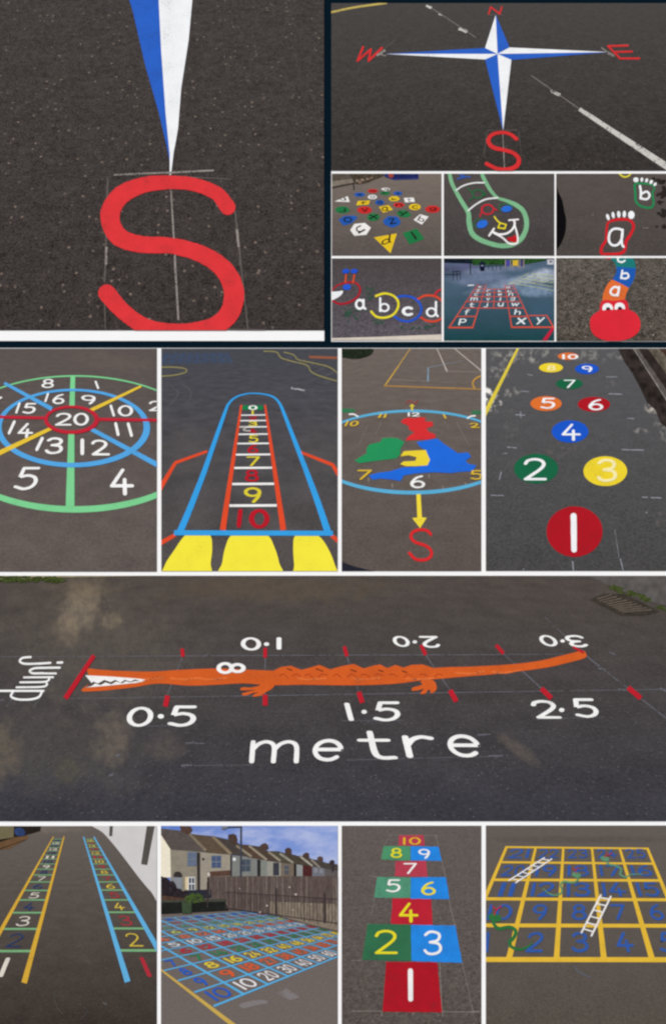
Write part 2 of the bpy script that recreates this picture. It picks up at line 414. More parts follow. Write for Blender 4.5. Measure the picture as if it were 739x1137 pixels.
for a, b_ in (((228, 18), (325, 82)), ((445, 165), (550, 238))): mk('line_edge', line(a, b_, 2, jit=.4), paint((125, 120, 115), 1, 220), wl)
mk('yellow_line', curve([(8, 28), (60, 17), (132, 7)], 4.5, cap=False), paint((196, 176, 96), .6, 250), None, 1, 'dull yellow painted line crossing the top left corner of the compass picture', 'painted line')
ch = thing('chalk_guide', 'pale chalk marks at the tips and letters of the compass star', 'chalk lines', (384, 330))
for a, b_, w, m in (((104, 126), (150, 87), 1.6, cf), ((110, 122), (128, 110), 5, cw), ((112, 117), (130, 122), 4, cw), ((597, 104), (626, 124), 2.4, cw), ((612, 116), (625, 122), 5, cw), ((383, 287), (387, 370), 2, cw), ((350, 284), (415, 284), 1.6, cf), ((350, 286), (342, 340), 1.4, cf), ((418, 286), (424, 340), 1.4, cf), ((350, 34), (386, 33), 1.5, cf), ((635, 98), (672, 97), 1.3, cf)):
    mk('chalk_line', line(a, b_, w, jit=.3), m, ch, 2)

# ================================================================== 3 scattered letter tiles
R3 = (368.2, 193, 489.6, 283.8)
sheet('ground', R3, tarmac('tiles', R3, (92, 84, 80), (122, 112, 104), chip=.9, con=0.22, mott=0.25, specks=0.04, hf=0.35, seed=5))
use(365, 188, 130, R3)
TW, TR, TB, TG, TY = (240, 238, 235), (206, 46, 46), (38, 92, 176), (34, 122, 70), (232, 196, 40)
DK = flat((34, 30, 30), .1)
def e6(cx, cy, rx, ry, n, ph=0): return [(cx+rx*math.cos(2*math.pi*k/n+ph), cy+ry*math.sin(2*math.pi*k/n+ph)) for k in range(n)]
TL = [
 ('white', TW, 'triangle', [(118, 171), (35, 204), (131, 208)], 'u', [(68, 188), (100, 178), (112, 196), (80, 200)], 'at the left edge'),
 ('red', TR, 'oval', e6(276, 138, 32, 13, 24), 'm', (258, 133, 294, 144), 'at the back of the cluster'),
 ('white', TW, 'fan', [(326, 126), (343, 119), (372, 118), (384, 124), (383, 131), (358, 140), (340, 132)], 'g', (348, 122, 376, 134), 'farthest back of all'),
 ('green', TG, 'pentagon', e6(354, 152, 36, 13, 5, .3), 'r', (340, 147, 368, 158), 'just in front of the white fan'),
 ('blue', TB, 'oval', e6(434, 153, 28, 13, 24), 's', (424, 148, 444, 159), 'at the back right'),
 ('blue', TB, 'hexagon', e6(193, 161, 38, 15, 6), 'e', (180, 155, 208, 166), 'at the back left'),
 ('white', TW, 'oval', e6(274, 176, 29, 14, 24), 'o', (258, 169, 290, 183), 'behind the yellow parallelogram'),
 ('yellow', TY, 'hexagon', e6(411, 187, 37, 18, 6), 'k', (394, 180, 428, 195), 'in the back right of the cluster'),
 ('white', TW, 'square', [(471, 182), (534, 180), (541, 207), (480, 210)], 't', (492, 184, 518, 205), 'at the back right'),
 ('yellow', TY, 'rectangle', [(183, 201), (259, 198), (250, 224), (171, 228)], 'f', (195, 204, 240, 221), 'left of the middle'),
 ('blue', TB, 'pentagon', e6(320, 210, 33, 19, 5, .2), 'a', (306, 200, 338, 220), 'in the middle'),
 ('red', TR, 'hexagon', e6(440, 226, 39, 17, 6), 'n', (420, 219, 462, 234), 'right of the middle'),
 ('yellow', TY, 'circle', e6(541, 239, 37, 20, 28), 'c', (522, 229, 562, 250), 'at the right'),
 ('red', TR, 'oval', e6(653, 253, 47, 23, 28), 'g', (632, 243, 676, 265), 'at the far right edge'),
 ('green', TG, 'oval', e6(85, 257, 45, 22, 28), 'j', (66, 246, 106, 270), 'at the left edge'),
 ('red', TR, 'circle', e6(224, 258, 46, 23, 28), 'v', (204, 246, 246, 270), 'left of the middle'),
 ('yellow', TY, 'diamond', [(313, 238), (376, 227), (404, 256), (342, 276)], 'a', (332, 238, 378, 264), 'in the middle of the cluster'),
 ('green', TG, 'oval', [(248, 285), (280, 278), (312, 284), (322, 304), (302, 324), (262, 328), (240, 312)], 'x', (252, 285, 308, 316), 'under the red circle'),
 ('green', TG, 'kite', [(424, 275), (450, 258), (492, 262), (520, 290), (492, 306), (444, 300)], 'y', (436, 266, 500, 296), 'right of the middle'),
 ('white', TW, 'square', [(573, 285), (628, 300), (585, 351), (533, 320)], 'b', [(574, 292), (612, 304), (594, 336), (554, 322)], 'at the right'),
 ('blue', TB, 'pentagon', [(60, 320), (96, 295), (160, 293), (181, 305), (142, 342), (92, 357)], 'o', (92, 302, 146, 336), 'at the front left'),
 ('white', TW, 'hexagon', [(134, 385), (160, 346), (226, 339), (264, 370), (236, 414), (160, 421)], 'u', [(200, 352), (232, 384), (186, 408), (162, 372)], 'at the front left'),
 ('blue', TB, 'heptagon', [(339, 326), (372, 297), (430, 299), (454, 332), (440, 354), (398, 370), (352, 351)], 'z', [(372, 312), (412, 308), (428, 342), (384, 350)], 'in front of the middle'),
 ('yellow', TY, 'triangle', [(283, 431), (428, 406), (388, 531)], 'd', [(330, 425), (398, 405), (392, 462), (330, 482)], 'pointing to the viewer at the very front'),
 ('green', TG, 'rectangle', [(464, 404), (553, 374), (602, 440), (508, 476)], 'l', [(512, 396), (522, 392), (556, 440), (546, 446)], 'at the front right'),
]
for cn, c, shp, pts, chh, w, pos in TL:
    t = thing('letter_tile', f'{cn} {shp} letter tile {pos} of the scattered tiles', 'letter tile', np.mean(pts, 0), 'scattered letter tiles')
    mk('tile', poly(pts), paint(c, .15, 420, vary=.12), t); mk('letter', text(chh, w, .11), DK, t, 2)
bn = thing('bench', 'grey slatted bench standing in the top left corner of the letter tiles picture', 'bench', (80, 130))
BG = flat((112, 102, 92), .2, 90)
mk('backrest', poly([(12, 24), (134, 24), (140, 64), (12, 74)]), flat((78, 70, 62), .3, 90), bn, 1)
for k in range(6): mk('slat', line((12, 32+k*7), (134, 30+k*6), 2.4), BG, bn, 2)
mk('seat', poly([(12, 76), (142, 62), (158, 84), (12, 112)]), flat((128, 118, 106), .2, 90), bn, 2)
mk('seat_edge', poly([(12, 112), (158, 84), (158, 94), (12, 124)]), flat((72, 64, 58), .2, 90), bn, 2)
mk('leg', line((154, 90), (158, 130), 7), flat((46, 42, 40), .1), bn, 2); mk('leg', line((138, 24), (150, 66), 6), flat((60, 54, 50), .1), bn, 2)
mk('flower_bed', blob([(142, 26), (338, 26), (340, 46), (290, 66), (236, 88), (165, 94), (150, 60)]), flat((74, 64, 52), .8, 220), None, 1, 'dark rough soil bed with stones behind the scattered letter tiles', 'flower bed')
for k, (x, y, r) in enumerate(((178, 74, 12), (210, 68, 13), (243, 62, 12), (268, 56, 10), (195, 84, 10))):
    mk('stone', blob(e6(x, y, r, r*.6, 7)), flat((128+5*k, 118, 104), .3, 150), None, 2, 'small pale stone at the edge of the soil bed behind the letter tiles', 'stone', 'stones edging the soil bed')
bx = thing('play_tray', 'dark blue tray lying at the top of the letter tiles picture', 'tray', (450, 50))
mk('tray_base', poly([(345, 28), (562, 26), (566, 62), (405, 68), (352, 50)]), flat((34, 40, 92), .2, 90), bx, 1)
mk('tray_rim', line((405, 66), (566, 60), 7), flat((58, 66, 120), .2, 90), bx, 2); mk('tray_rim', line((345, 30), (405, 66), 5), flat((58, 66, 120), .2, 90), bx, 2.4)
mk('toy', blob([(376, 28), (402, 28), (404, 50), (380, 52)]), flat((150, 66, 52), .2, 90), None, 4, 'small reddish toy beside the dark blue tray', 'toy')

# ================================================================== 4 alphabet worm with a smiling face
R4 = (492.2, 193, 614.6, 283.8)
sheet('ground', R4, tarmac('worm', R4, (70, 66, 66), (84, 78, 76), chip=1.0, con=0.30, mott=0.25, specks=0.08, hf=.8, seed=7))
use(488, 188, 130, R4)
w_ = thing('worm_marking', 'pale green outlined worm with blue eyes and a laughing mouth', 'worm marking', (360, 480))
mk('body_outline', curve([(262, 15), (270, 45), (290, 85), (322, 138), (362, 180), (420, 200), (478, 226), (522, 262), (544, 320), (540, 385), (510, 440), (460, 474), (390, 484), (310, 468), (240, 438), (200, 402), (184, 340), (178, 275), (140, 210), (100, 140), (72, 80), (58, 15)], [22, 24, 24, 22, 18, 20, 28, 30, 30, 30, 32, 32, 30, 30, 32, 32, 32, 28, 26, 24, 24, 22]), paint((128, 186, 142), .3, 420, vary=.14), w_)
mk('segment_line', curve([(102, 134), (145, 106), (210, 88), (278, 86)], 9), paint((236, 238, 236), .2), w_, 2)
mk('segment_line', curve([(178, 262), (222, 226), (285, 192), (364, 181)], 10), paint((236, 238, 236), .2), w_, 2)
mk('letter', curve([(108, 62), (130, 58), (160, 48), (190, 50)], 7)+curve([(122, 34), (140, 44), (158, 54)], 7, lift=.2)+curve([(150, 28), (146, 44), (120, 60)], 6, lift=.3), paint((52, 98, 190), .2), w_, 2, 'blue letter between the worm\'s segments')
mk('letter', ribbon(arc(238, 157, 33, 26, 0, 360), 8)+curve([(172, 118), (196, 142), (212, 178), (186, 196)], 7, lift=.2)+curve([(258, 138), (290, 156), (262, 172)], 6, lift=.3), paint((36, 110, 66), .3), w_, 2, 'green letter b between the worm\'s segments')
mk('letter', ribbon(arc(300, 255, 38, 30, 0, 360), 10)+curve([(252, 300), (262, 270), (272, 236)], 8, lift=.2)+curve([(330, 268), (345, 252), (358, 260)], 8, lift=.3), paint((206, 44, 58), .2), w_, 2, 'red letter a on the worm\'s forehead')
EB = paint((46, 110, 214), .1)
mk('eye', ell(420, 251, 34, 20, -8), EB, w_, 3); mk('eye', ell(266, 347, 36, 24, -22), EB, w_, 3)
mk('eye_ring', curve([(385, 262), (372, 240), (388, 224), (430, 222), (458, 236)], 6), paint((40, 112, 72), .3), w_, 2)
mk('eye_ring', curve([(232, 372), (212, 350), (232, 322), (270, 316)], 6), paint((40, 112, 72), .3), w_, 2)
mk('nose', curve([(343, 300), (358, 322), (378, 340)], 9)+bent([(378, 340), (416, 350), (408, 376), (366, 370), (378, 340)], 9, lift=.15), paint((236, 218, 50), .15), w_, 2)
MW_ = paint((248, 246, 244), .1)
mk('tongue', blob([(420, 436), (450, 428), (478, 416), (490, 440), (478, 462), (448, 458)]), paint((190, 32, 40), .1), w_, 2)
mk('mouth', curve([(336, 398), (372, 412), (420, 406), (454, 382), (470, 350), (466, 322)], 13)+line((434, 323), (493, 318), 10, cap=True, lift=.15)+line((340, 376), (310, 420), 12, cap=True, lift=.2)+curve([(340, 404), (392, 432), (430, 466), (462, 474), (488, 462), (488, 420), (472, 360)], 11, lift=.3), MW_, w_, 3)

# ================================================================== 5 footprints
R5 = (616.8, 193, 745, 283.8)
sheet('ground', R5, tarmac('feet', R5, (78, 72, 69), (90, 82, 78), chip=1.0, con=0.28, mott=0.25, specks=0.06, hf=.8, seed=9))
use(612, 188, 127, R5)
f1 = thing('footprint_marking', 'red outlined footprint with five white toes and a white letter a inside', 'footprint marking', (425, 550), 'alphabet footprints')
mk('foot_outline', curve([(384, 334), (440, 324), (500, 330), (527, 368), (508, 420), (478, 468), (470, 520), (440, 545), (375, 550), (322, 545), (322, 505), (348, 460), (352, 400), (360, 352)], [17, 18, 18, 18, 20, 20, 20, 20, 20, 20, 18, 16, 15, 15], closed=True), paint((212, 36, 46), .15), f1)
for x, y, a, b_, r in ((512, 296, 21, 26, 0), (467, 291, 11, 22, 2), (431, 292, 11, 22, -4), (395, 297, 10, 21, -8), (361, 310, 10, 21, -18)): mk('toe', ell(x, y, a, b_, r, 20), paint(WH, .1), f1)
mk('letter', curve([(456, 396), (432, 386), (396, 388), (372, 414), (368, 462), (388, 490), (424, 488), (450, 450), (456, 396)], 15)+curve([(456, 392), (450, 450), (452, 486), (462, 502)], 15, lift=.2), paint(WH, .1), f1, 2)
f2 = thing('footprint_marking', 'green outlined footprint with white toes and a white letter b inside', 'footprint marking', (610, 250), 'alphabet footprints')
mk('foot_outline', curve([(535, 100), (570, 92), (630, 99), (660, 118), (648, 160), (655, 205), (650, 240), (622, 250), (572, 238), (542, 208), (538, 150)], [14, 13, 11, 10, 13, 14, 14, 14, 13, 14, 15], closed=True), paint((30, 138, 84), .2), f2)
for x, y, a, b_, r in ((542, 69, 17, 16, 0), (580, 68, 9, 14, 5), (611, 73, 9, 14, 18), (640, 83, 10, 14, 28), (665, 98, 9, 12, 40)): mk('toe', ell(x, y, a, b_, r, 20), paint(WH, .1), f2)
mk('letter', curve([(568, 110), (574, 150), (572, 190)], 15)+curve([(574, 190), (612, 194), (630, 170), (612, 146), (580, 158)], 14, lift=.2), paint(WH, .1), f2, 2)
mk('footprint_marking', curve([(430, 12), (438, 32), (464, 50), (494, 44), (518, 15)], 10), paint((228, 214, 60), .1), None, 1, 'yellow footprint of which only the heel shows at the top edge', 'footprint marking', 'alphabet footprints')
mk('dark_patch', blob([(20, 120), (42, 150), (66, 200), (80, 270), (92, 330), (86, 410), (60, 480), (34, 514), (20, 514)]), flat((14, 12, 14), .1), None, 1, 'black rounded patch at the left edge of the footprints picture', 'dark patch')
lf = []
for x, y, a, b_ in ((700, 70, 42, 30), (722, 150, 30, 62), (690, 160, 20, 20), (700, 215, 26, 18), (726, 285, 30, 44), (690, 290, 18, 16), (722, 372, 22, 20), (676, 370, 12, 10), (660, 60, 22, 10)):
    for q in range(5): lf += ell(x+random.uniform(-.5, .5)*a, y+random.uniform(-.5, .5)*b_, a*random.uniform(.3, .6), b_*random.uniform(.25, .5), random.uniform(-40, 40), 9, .2)
for q, sh in enumerate(lf): sh[2][:] = [.02*q]*len(sh[2])
mk('leaf_shadow', lf, flat((44, 38, 37), .3, 160), None, .6, 'dark scattered leaf shadows painted along the right edge of the footprints picture', 'leaf shadow', kind='stuff')  # foliage shadows painted as dark blotches on the tarmac
ch = thing('chalk_guide', 'short chalk ticks right of the red footprint', 'chalk lines', (600, 380))
mk('chalk_line', line((585, 380), (622, 379), 3.5, jit=.2), cw, ch); mk('chalk_line', line((262, 290), (266, 304), 4, jit=.2), cw, ch)

# ================================================================== 6 letter caterpillar
R6 = (368.2, 287, 489.6, 377.8)
sheet('ground', R6, tarmac('caterpillar', R6, (92, 87, 94), (78, 72, 72), chip=1.3, con=0.5, mott=0.2, specks=0.10, hf=.5, seed=11))
use(365, 282, 130, R6)
ct = thing('caterpillar_marking', 'caterpillar head in dark red outline with blue tipped orange antennae', 'caterpillar marking', (110, 318))
mk('head_outline', curve([(12, 246), (34, 214), (72, 192), (122, 180), (172, 186), (196, 222), (182, 268), (132, 304), (72, 316), (28, 298), (10, 280)], [9, 9, 10, 12, 12, 12, 12, 13, 13, 12, 12], cap=False), paint((176, 30, 46), .2), ct)
mk('mouth', blob([(10, 242), (50, 238), (88, 234), (78, 258), (52, 278), (18, 292), (8, 270)]), paint(WH, .1), ct, 2)
mk('eye', ell(113, 210, 25, 18, -6), paint((40, 92, 214), .1), ct, 2)
for x0, x1 in ((103, 108), (151, 161)):
    a = mk('antenna', line((x0, 184), (x1, 128), 10, 9), paint((222, 84, 44), .15), ct, 2); mk('antenna_tip', ell(x1-2, 110, 23, 14, -8), paint((34, 84, 206), .1), a, 3)
cb = thing('caterpillar_marking', 'caterpillar body of yellow, blue and orange rings holding letters b, c and d', 'caterpillar marking', (490, 430))
mk('body_ring', curve([(266, 364), (298, 396), (350, 403), (404, 384), (434, 340), (434, 298), (404, 264), (350, 250), (296, 266)], 14), paint((236, 222, 50), .15), cb, 2, 'yellow open ring round the letter b')
mk('body_ring', curve([(424, 276), (468, 266), (528, 276), (568, 308), (582, 352), (562, 396), (510, 424), (456, 420), (412, 396)], 14), paint((38, 88, 204), .15), cb, 1.5, 'blue ring round the letter c')
mk('body_ring', curve([(562, 284), (606, 264), (664, 266), (700, 286), (724, 310)], 13)+curve([(580, 402), (622, 424), (676, 424), (724, 400)], 12, lift=.3), paint((222, 74, 44), .15), cb, 1, 'orange ring round the letter d')
mk('body_ring', curve([(668, 262), (684, 236), (724, 220)], 11), paint((204, 40, 50), .15), cb, 1.8, 'red ring cut by the picture\'s edge')
for c_, w, t_ in (('b', (316, 274, 382, 368), .13), ('c', (458, 332, 530, 393), .19), ('d', (610, 298, 692, 400), .12)): mk('letter', text(c_, w, t_), paint(WH, .1), cb, 3)
mk('painted_letter', text('a', (164, 284, 236, 354), .15), paint(WH, .1), None, 2, 'white letter a between the caterpillar\'s red head and its yellow ring', 'letter')
GR = paint((40, 84, 62), 1.0, 200, under=(76, 70, 76))
gp = []
for x, y, a, b_ in ((255, 228, 26, 22), (150, 400, 50, 22), (310, 430, 60, 14), (195, 352, 46, 12), (262, 268, 18, 20), (120, 372, 22, 26), (510, 465, 60, 12), (640, 462, 50, 12)):
    for q in range(16): gp += ell(x+random.uniform(-1, 1)*a, y+random.uniform(-1, 1)*b_, random.uniform(3, 9), random.uniform(2, 6), random.uniform(-40, 40), 7, .3)
for q, sh in enumerate(gp): sh[2][:] = [.004*q]*len(sh[2])
mk('grass_marking', gp, GR, None, .3, 'faded green sponged grass patches under and between the caterpillar rings', 'grass marking', kind='stuff')
mk('pavement', poly([(10, 532), (300, 524), (715, 508), (715, 560), (10, 560)]), flat((214, 204, 190), .08, 90), None, 1, kind='structure')

# ================================================================== 7 wet keyboard grid
R7 = (492.2, 287, 614.6, 378.2)
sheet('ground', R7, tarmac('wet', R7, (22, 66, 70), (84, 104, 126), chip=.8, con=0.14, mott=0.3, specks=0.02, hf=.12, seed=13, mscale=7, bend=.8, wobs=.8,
  patches=((575, 312, 60, 6, 14, .6, (160, 176, 202)), (510, 296, 34, 7, 0, .7, (96, 96, 132)), (545, 300, 50, 4, 4, .5, (140, 146, 176)), (592, 322, 30, 9, -6, .5, (150, 172, 200)), (530, 310, 42, 9, 0, .55, (126, 136, 166)), (604, 306, 20, 9, 0, .6, (200, 208, 226)), (500, 302, 20, 8, 0, .6, (62, 66, 88)), (600, 345, 18, 16, 0, .3, (70, 100, 130)))))  # these patches paint the sky's sheen into the wet ground's colour
use(488, 282, 130, R7)
kb = thing('letter_grid_marking', 'orange lined keyboard grid of white letters on wet teal tarmac', 'letter grid', (390, 465))
OR = paint((222, 86, 62), .2); 
def gl(a, b_, w, w2=None): mk('grid_line', line(a, b_, w, w2), OR, kb, 1+.15*(len(kb.children) % 5))
gl((57, 466), (240, 190), 8, 3); gl((205, 466), (292, 190), 8, 3); gl((452, 463), (406, 190), 8, 3); gl((584, 463), (460, 190), 8, 3)
gl((338, 342), (344, 218), 6, 3); gl((715, 463), (672, 388), 8, 7)
for y, w in ((395, 6), (342, 5), (302, 4.5), (270, 4), (244, 3.5), (222, 3), (204, 2.5)):
    f = (466-y)/276.0
    gl((57+183*f, y), (205+87*f, y), w); gl((452-46*f, y), (584-124*f, y), w)
    if y in (342, 302, 270, 244, 222): gl((205+87*f, y), (452-46*f, y), w)
gl((52, 465), (210, 465), 9); gl((448, 463), (716, 463), 9); gl((560, 390), (674, 389), 6)
WT = paint((232, 238, 240), .1)
def kl(c_, x, y, w, h, t=.135): mk('letter', text(c_, [(x-w/2+h*.12, y-h/2), (x+w/2+h*.12, y-h/2), (x+w/2-h*.12, y+h/2), (x-w/2-h*.12, y+h/2)], t), WT, kb, 3)
for c_, x, y, w, h in (('p', 142, 430, 46, 42), ('f', 170, 368, 32, 36), ('t', 200, 323, 34, 28), ('m', 215, 286, 46, 20), ('c', 228, 257, 24, 18), ('z', 240, 232, 22, 15), ('s', 250, 210, 22, 12),
   ('j', 290, 322, 26, 32), ('v', 303, 286, 24, 18), ('o', 305, 257, 26, 16), ('r', 306, 234, 22, 13), ('u', 382, 321, 36, 24), ('i', 380, 285, 9, 22), ('e', 378, 257, 26, 15), ('k', 378, 235, 24, 14),
   ('x', 512, 424, 58, 42), ('h', 490, 366, 40, 36), ('w', 473, 320, 50, 22), ('g', 458, 286, 28, 24), ('n', 446, 257, 30, 18), ('b', 438, 236, 26, 15), ('a', 430, 212, 24, 12), ('y', 630, 424, 52, 46)): kl(c_, x, y, w, h)
mk('white_mark', line((175, 200), (215, 197), 8, jit=.3), paint((214, 220, 230), .4), None, 1, 'small white scuffed mark left of the far end of the keyboard grid', 'white mark')
mk('red_line', line((716, 464), (652, 556), 18, 24), paint((196, 34, 62), .15), None, 1, 'broad crimson line leaving the corner of the keyboard grid', 'painted line')
yg = thing('grid_marking', 'pale yellow line grid lying across the wet ground at the right', 'grid marking', (620, 200))
for k in range(6): mk('grid_line', line((430+k*52, 192-k*2), (560+k*60, 120+k*2), 2.2), paint((196, 204, 150), .5), yg, 1)
for k in range(5): mk('grid_line', line((430+k*46, 196-k*3), (590+k*40, 136+k*4), 2), paint((214, 222, 232), .5), yg, 1.6)
for k in range(5): mk('grid_line', line((440+k*34, 182-k*14), (716, 232-k*24), 2.6, 2), paint((206, 210, 130), .5), yg, 1.3)
hd = mk('hedge', poly([(22, 20), (200, 20), (205, 62), (22, 56)]), flat((20, 30, 40), .6, 200), None, .8, 'very dark hedge at the top left of the wet playground', 'hedge')
mk('hedge', poly([(200, 20), (672, 20), (668, 44), (540, 66), (205, 72)]), flat((38, 74, 34), .8, 220), None, .8, 'deep green hedge along the back of the wet playground', 'hedge')
mk('post', line((189, 22), (193, 132), 6), flat((22, 46, 44), .1), None, 2, 'thin dark green post left of the litter bin on the wet playground', 'post')
bi = thing('litter_bin', 'round dark navy litter bin standing on the wet playground', 'litter bin', (266, 108))
mk('bin_body', poly([(250, 66), (282, 66), (280, 104), (266, 110), (252, 104)]), flat((18, 24, 48), .1), bi, 2); mk('bin_lid', ell(266, 62, 18, 12), flat((26, 32, 56), .1), bi, 2.6); mk('bin_label', box(259, 72, 273, 78), flat((150, 160, 180), .1), bi, 3)
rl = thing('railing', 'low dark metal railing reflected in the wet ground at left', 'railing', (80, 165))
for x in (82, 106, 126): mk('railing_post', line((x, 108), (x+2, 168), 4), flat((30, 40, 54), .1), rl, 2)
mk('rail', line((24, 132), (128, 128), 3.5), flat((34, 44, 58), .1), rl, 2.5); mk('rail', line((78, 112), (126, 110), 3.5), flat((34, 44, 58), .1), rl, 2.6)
r2 = thing('railing', 'thin dark railing between the litter bin and the play panels', 'railing', (345, 100))
mk('rail', line((284, 78), (408, 72), 3), flat((24, 30, 34), .1), r2, 2)
for x in (305, 330, 355, 380): mk('railing_post', line((x, 76), (x, 100), 3), flat((24, 30, 34), .1), r2, 2.4)
for x, w, c_, nm in ((428, 32, (74, 70, 150), 'purple'), (475, 34, (212, 176, 48), 'yellow'), (515, 26, (70, 64, 110), 'dark violet')):
    pp = thing('activity_board', f'{nm} upright play panel with pale side posts at the back of the wet playground', 'play panel', (x, 92), 'play panels on the wet playground')
    mk('panel', box(x-w/2, 40, x+w/2, 76), flat(c_, .15, 120), pp, 2); mk('side_post', line((x-w/2, 36), (x-w/2, 90), 4), flat((170, 156, 130), .1), pp, 2.6); mk('side_post', line((x+w/2, 36), (x+w/2, 88), 4), flat((170, 156, 130), .1), pp, 2.7)
sd = thing('shed', 'small white building with a dark roof in the top right corner of the wet playground', 'building', (695, 68))
mk('wall', box(676, 34, 716, 68), flat((196, 198, 206), .06), sd, 2); mk('roof', poly([(668, 24), (716, 24), (716, 36), (672, 36)]), flat((66, 52, 48), .1), sd, 2.5); mk('window', box(690, 44, 706, 54), flat((70, 74, 84), .1), sd, 3)

# ================================================================== 8 coloured snake with round red head
R8 = (616.8, 286.6, 745, 378.6)
sheet('ground', R8, tarmac('coarse', R8, (84, 77, 70), (92, 86, 80), chip=1.8, con=0.8, mott=0.15, specks=0.2, hf=2.0, seed=17))
use(612, 282, 127, R8)
sn = thing('snake_marking', 'solid snake with a wide red head and orange, blue and teal body', 'snake marking', (405, 562))
cg = dict(wear=.25, grain=300, vary=.12)
mk('head', blob([(318, 312), (345, 298), (400, 303), (468, 296), (490, 322), (498, 358), (540, 384), (568, 430), (566, 488), (530, 530), (470, 556), (400, 563), (330, 556), (270, 522), (246, 470), (250, 415), (278, 385), (306, 366), (310, 335)]), paint((222, 44, 58), **cg), sn, 2)
def seg(pts, c_, t_): mk('body_segment', poly(pts), paint(c_, **cg), sn, 1, t_)
seg([(386, 166), (440, 190), (496, 220), (480, 255), (472, 285), (468, 305), (400, 308), (324, 315), (328, 270), (345, 220), (362, 192)], (228, 112, 52), 'orange segment with letter a')
seg([(415, 84), (470, 88), (541, 92), (534, 150), (518, 188), (496, 220), (440, 190), (390, 164), (408, 140), (418, 112)], (32, 92, 180), 'blue segment with letter b')
seg([(384, 15), (515, 15), (536, 52), (542, 92), (470, 88), (415, 84), (402, 52), (372, 32), (340, 15)], (32, 122, 118), 'teal segment with letter c')
mk('body_segment', poly([(330, 15), (384, 15), (378, 36), (352, 32)]), paint((206, 50, 60), **cg), sn, 1.6, 'red tip at the top edge')
mk('letter', curve([(432, 222), (404, 214), (380, 236), (382, 258), (404, 268), (426, 256), (434, 220)], 14)+curve([(434, 214), (428, 246), (424, 270)], 14, lift=.25), paint(WH, .1), sn, 2)
mk('letter', curve([(454, 108), (450, 132), (446, 158)], 12)+curve([(448, 156), (474, 160), (494, 148), (484, 126), (456, 128)], 12, lift=.25), paint(WH, .1), sn, 2)
mk('letter', curve([(474, 24), (450, 18), (426, 30), (430, 48), (452, 54), (470, 44)], 11), paint(WH, .1), sn, 2)
for x, y, px, py in ((360, 344, 362, 354), (438, 340, 438, 351)):
    e = mk('eye', blob([(x-34, y+18), (x-28, y-14), (x, y-25), (x+26, y-12), (x+34, y+16), (x+16, y+14), (x, y+8), (x-16, y+18)]), paint(WH, .1), sn, 3)
    mk('pupil', ell(px, py, 13, 9), flat((44, 30, 40), .1), e, 4.5)
# ================================================================== 9 target circle
R9 = (-6, 387, 174.3, 634.6)
sheet('ground', R9, tarmac('target', R9, (100, 91, 87), (94, 86, 83), chip=1.0, con=0.3, mott=0.4, specks=0.03, hf=0.25, seed=21, patches=((120, 400, 60, 12, -8, .35, (112, 100, 92)),)))
use(0, 385, 180, R9)
tg = thing('target_marking', 'large round target marking in green, blue and red rings numbered up to 20', 'target marking', (335, 757))
GN, LB, YL, RC = (128, 214, 150), (86, 170, 232), (236, 200, 62), (196, 40, 58)
pk = dict(wear=.12, grain=300, vary=.08)
mk('outer_ring', ring((345, 443, 602, 313), (345, 432, 588, 295)), paint(GN, **pk), tg, 1)
mk('spoke', line((334, 132), (330, 272), 21, 24), paint(GN, **pk), tg, 1.6, 'pale green spoke'); mk('spoke', line((327, 390), (321, 732), 27, 40), paint(GN, **pk), tg, 1.6, 'pale green spoke')
mk('spoke', line((22, 166), (238, 284), 13, 19), paint(LB, **pk), tg, 2, 'blue spoke'); mk('spoke', line((418, 376), (725, 542), 18, 23), paint(LB, **pk), tg, 2, 'blue spoke')
mk('middle_ring', ring((335, 371, 350, 179), (333, 366, 323, 163)), paint(LB, **pk), tg, 2.6)
mk('spoke', line((645, 180), (408, 294), 10, 17), paint(YL, **pk), tg, 3.2, 'yellow spoke'); mk('spoke', line((244, 368), (-8, 488), 15, 22), paint(YL, **pk), tg, 3.2, 'yellow spoke')
mk('spoke', line((-8, 320), (210, 325), 13), paint(RC, **pk), tg, 3.2, 'red spoke'); mk('spoke', line((446, 331), (725, 335), 14, 13), paint(RC, **pk), tg, 3.2, 'red spoke')
mk('inner_ring', ring((328, 333, 125, 65), (326, 331, 106, 51)), paint(RC, **pk), tg, 4)
PW = paint((248, 248, 246), .08)
def num(parent, s, where, t=.13, mat=None, lay=4.4, gap=.28, name='numeral', label=None, turn=0): return mk(name, text(s, where, t, gap, turn), mat or PW, parent, lay, label)
def sl(parent, a, b_, w, mat=None, lay=4.4): return mk('numeral', line(a, b_, w, cap=True), mat or PW, parent, lay)
def joined(parent, one, rest, mat=None): return mk('numeral', line(*one, cap=True)+rest, mat or PW, parent, 4.4)
num(tg, '8', [(196, 147), (252, 147), (246, 189), (190, 189)], .15)
sl(tg, (438, 160), (449, 189), 9)
joined(tg, ((221, 215), (209, 249), 9), text('6', [(246, 216), (300, 216), (294, 262), (238, 262)], .15))
num(tg, '9', [(370, 221), (436, 221), (442, 263), (376, 263)], .15)
joined(tg, ((91, 259), (77, 300), 10), text('5', [(112, 257), (170, 257), (162, 306), (102, 306)], .16))
joined(tg, ((507, 270), (520, 313), 11), text('0', (538, 267, 608, 318), .15))
num(tg, '2', (680, 247, 742, 294), .15)
num(tg, '20', [(258, 302), (408, 302), (406, 360), (252, 360)], .15, gap=.12)
joined(tg, ((68, 342), (44, 394), 12), text('4', [(92, 348), (160, 348), (150, 416), (78, 416)], .15))
joined(tg, ((529, 351), (540, 401), 13), line((586, 352), (601, 405), 13, cap=True))
joined(tg, ((195, 418), (170, 469), 14), text('3', [(216, 413), (296, 413), (286, 490), (204, 490)], .15))
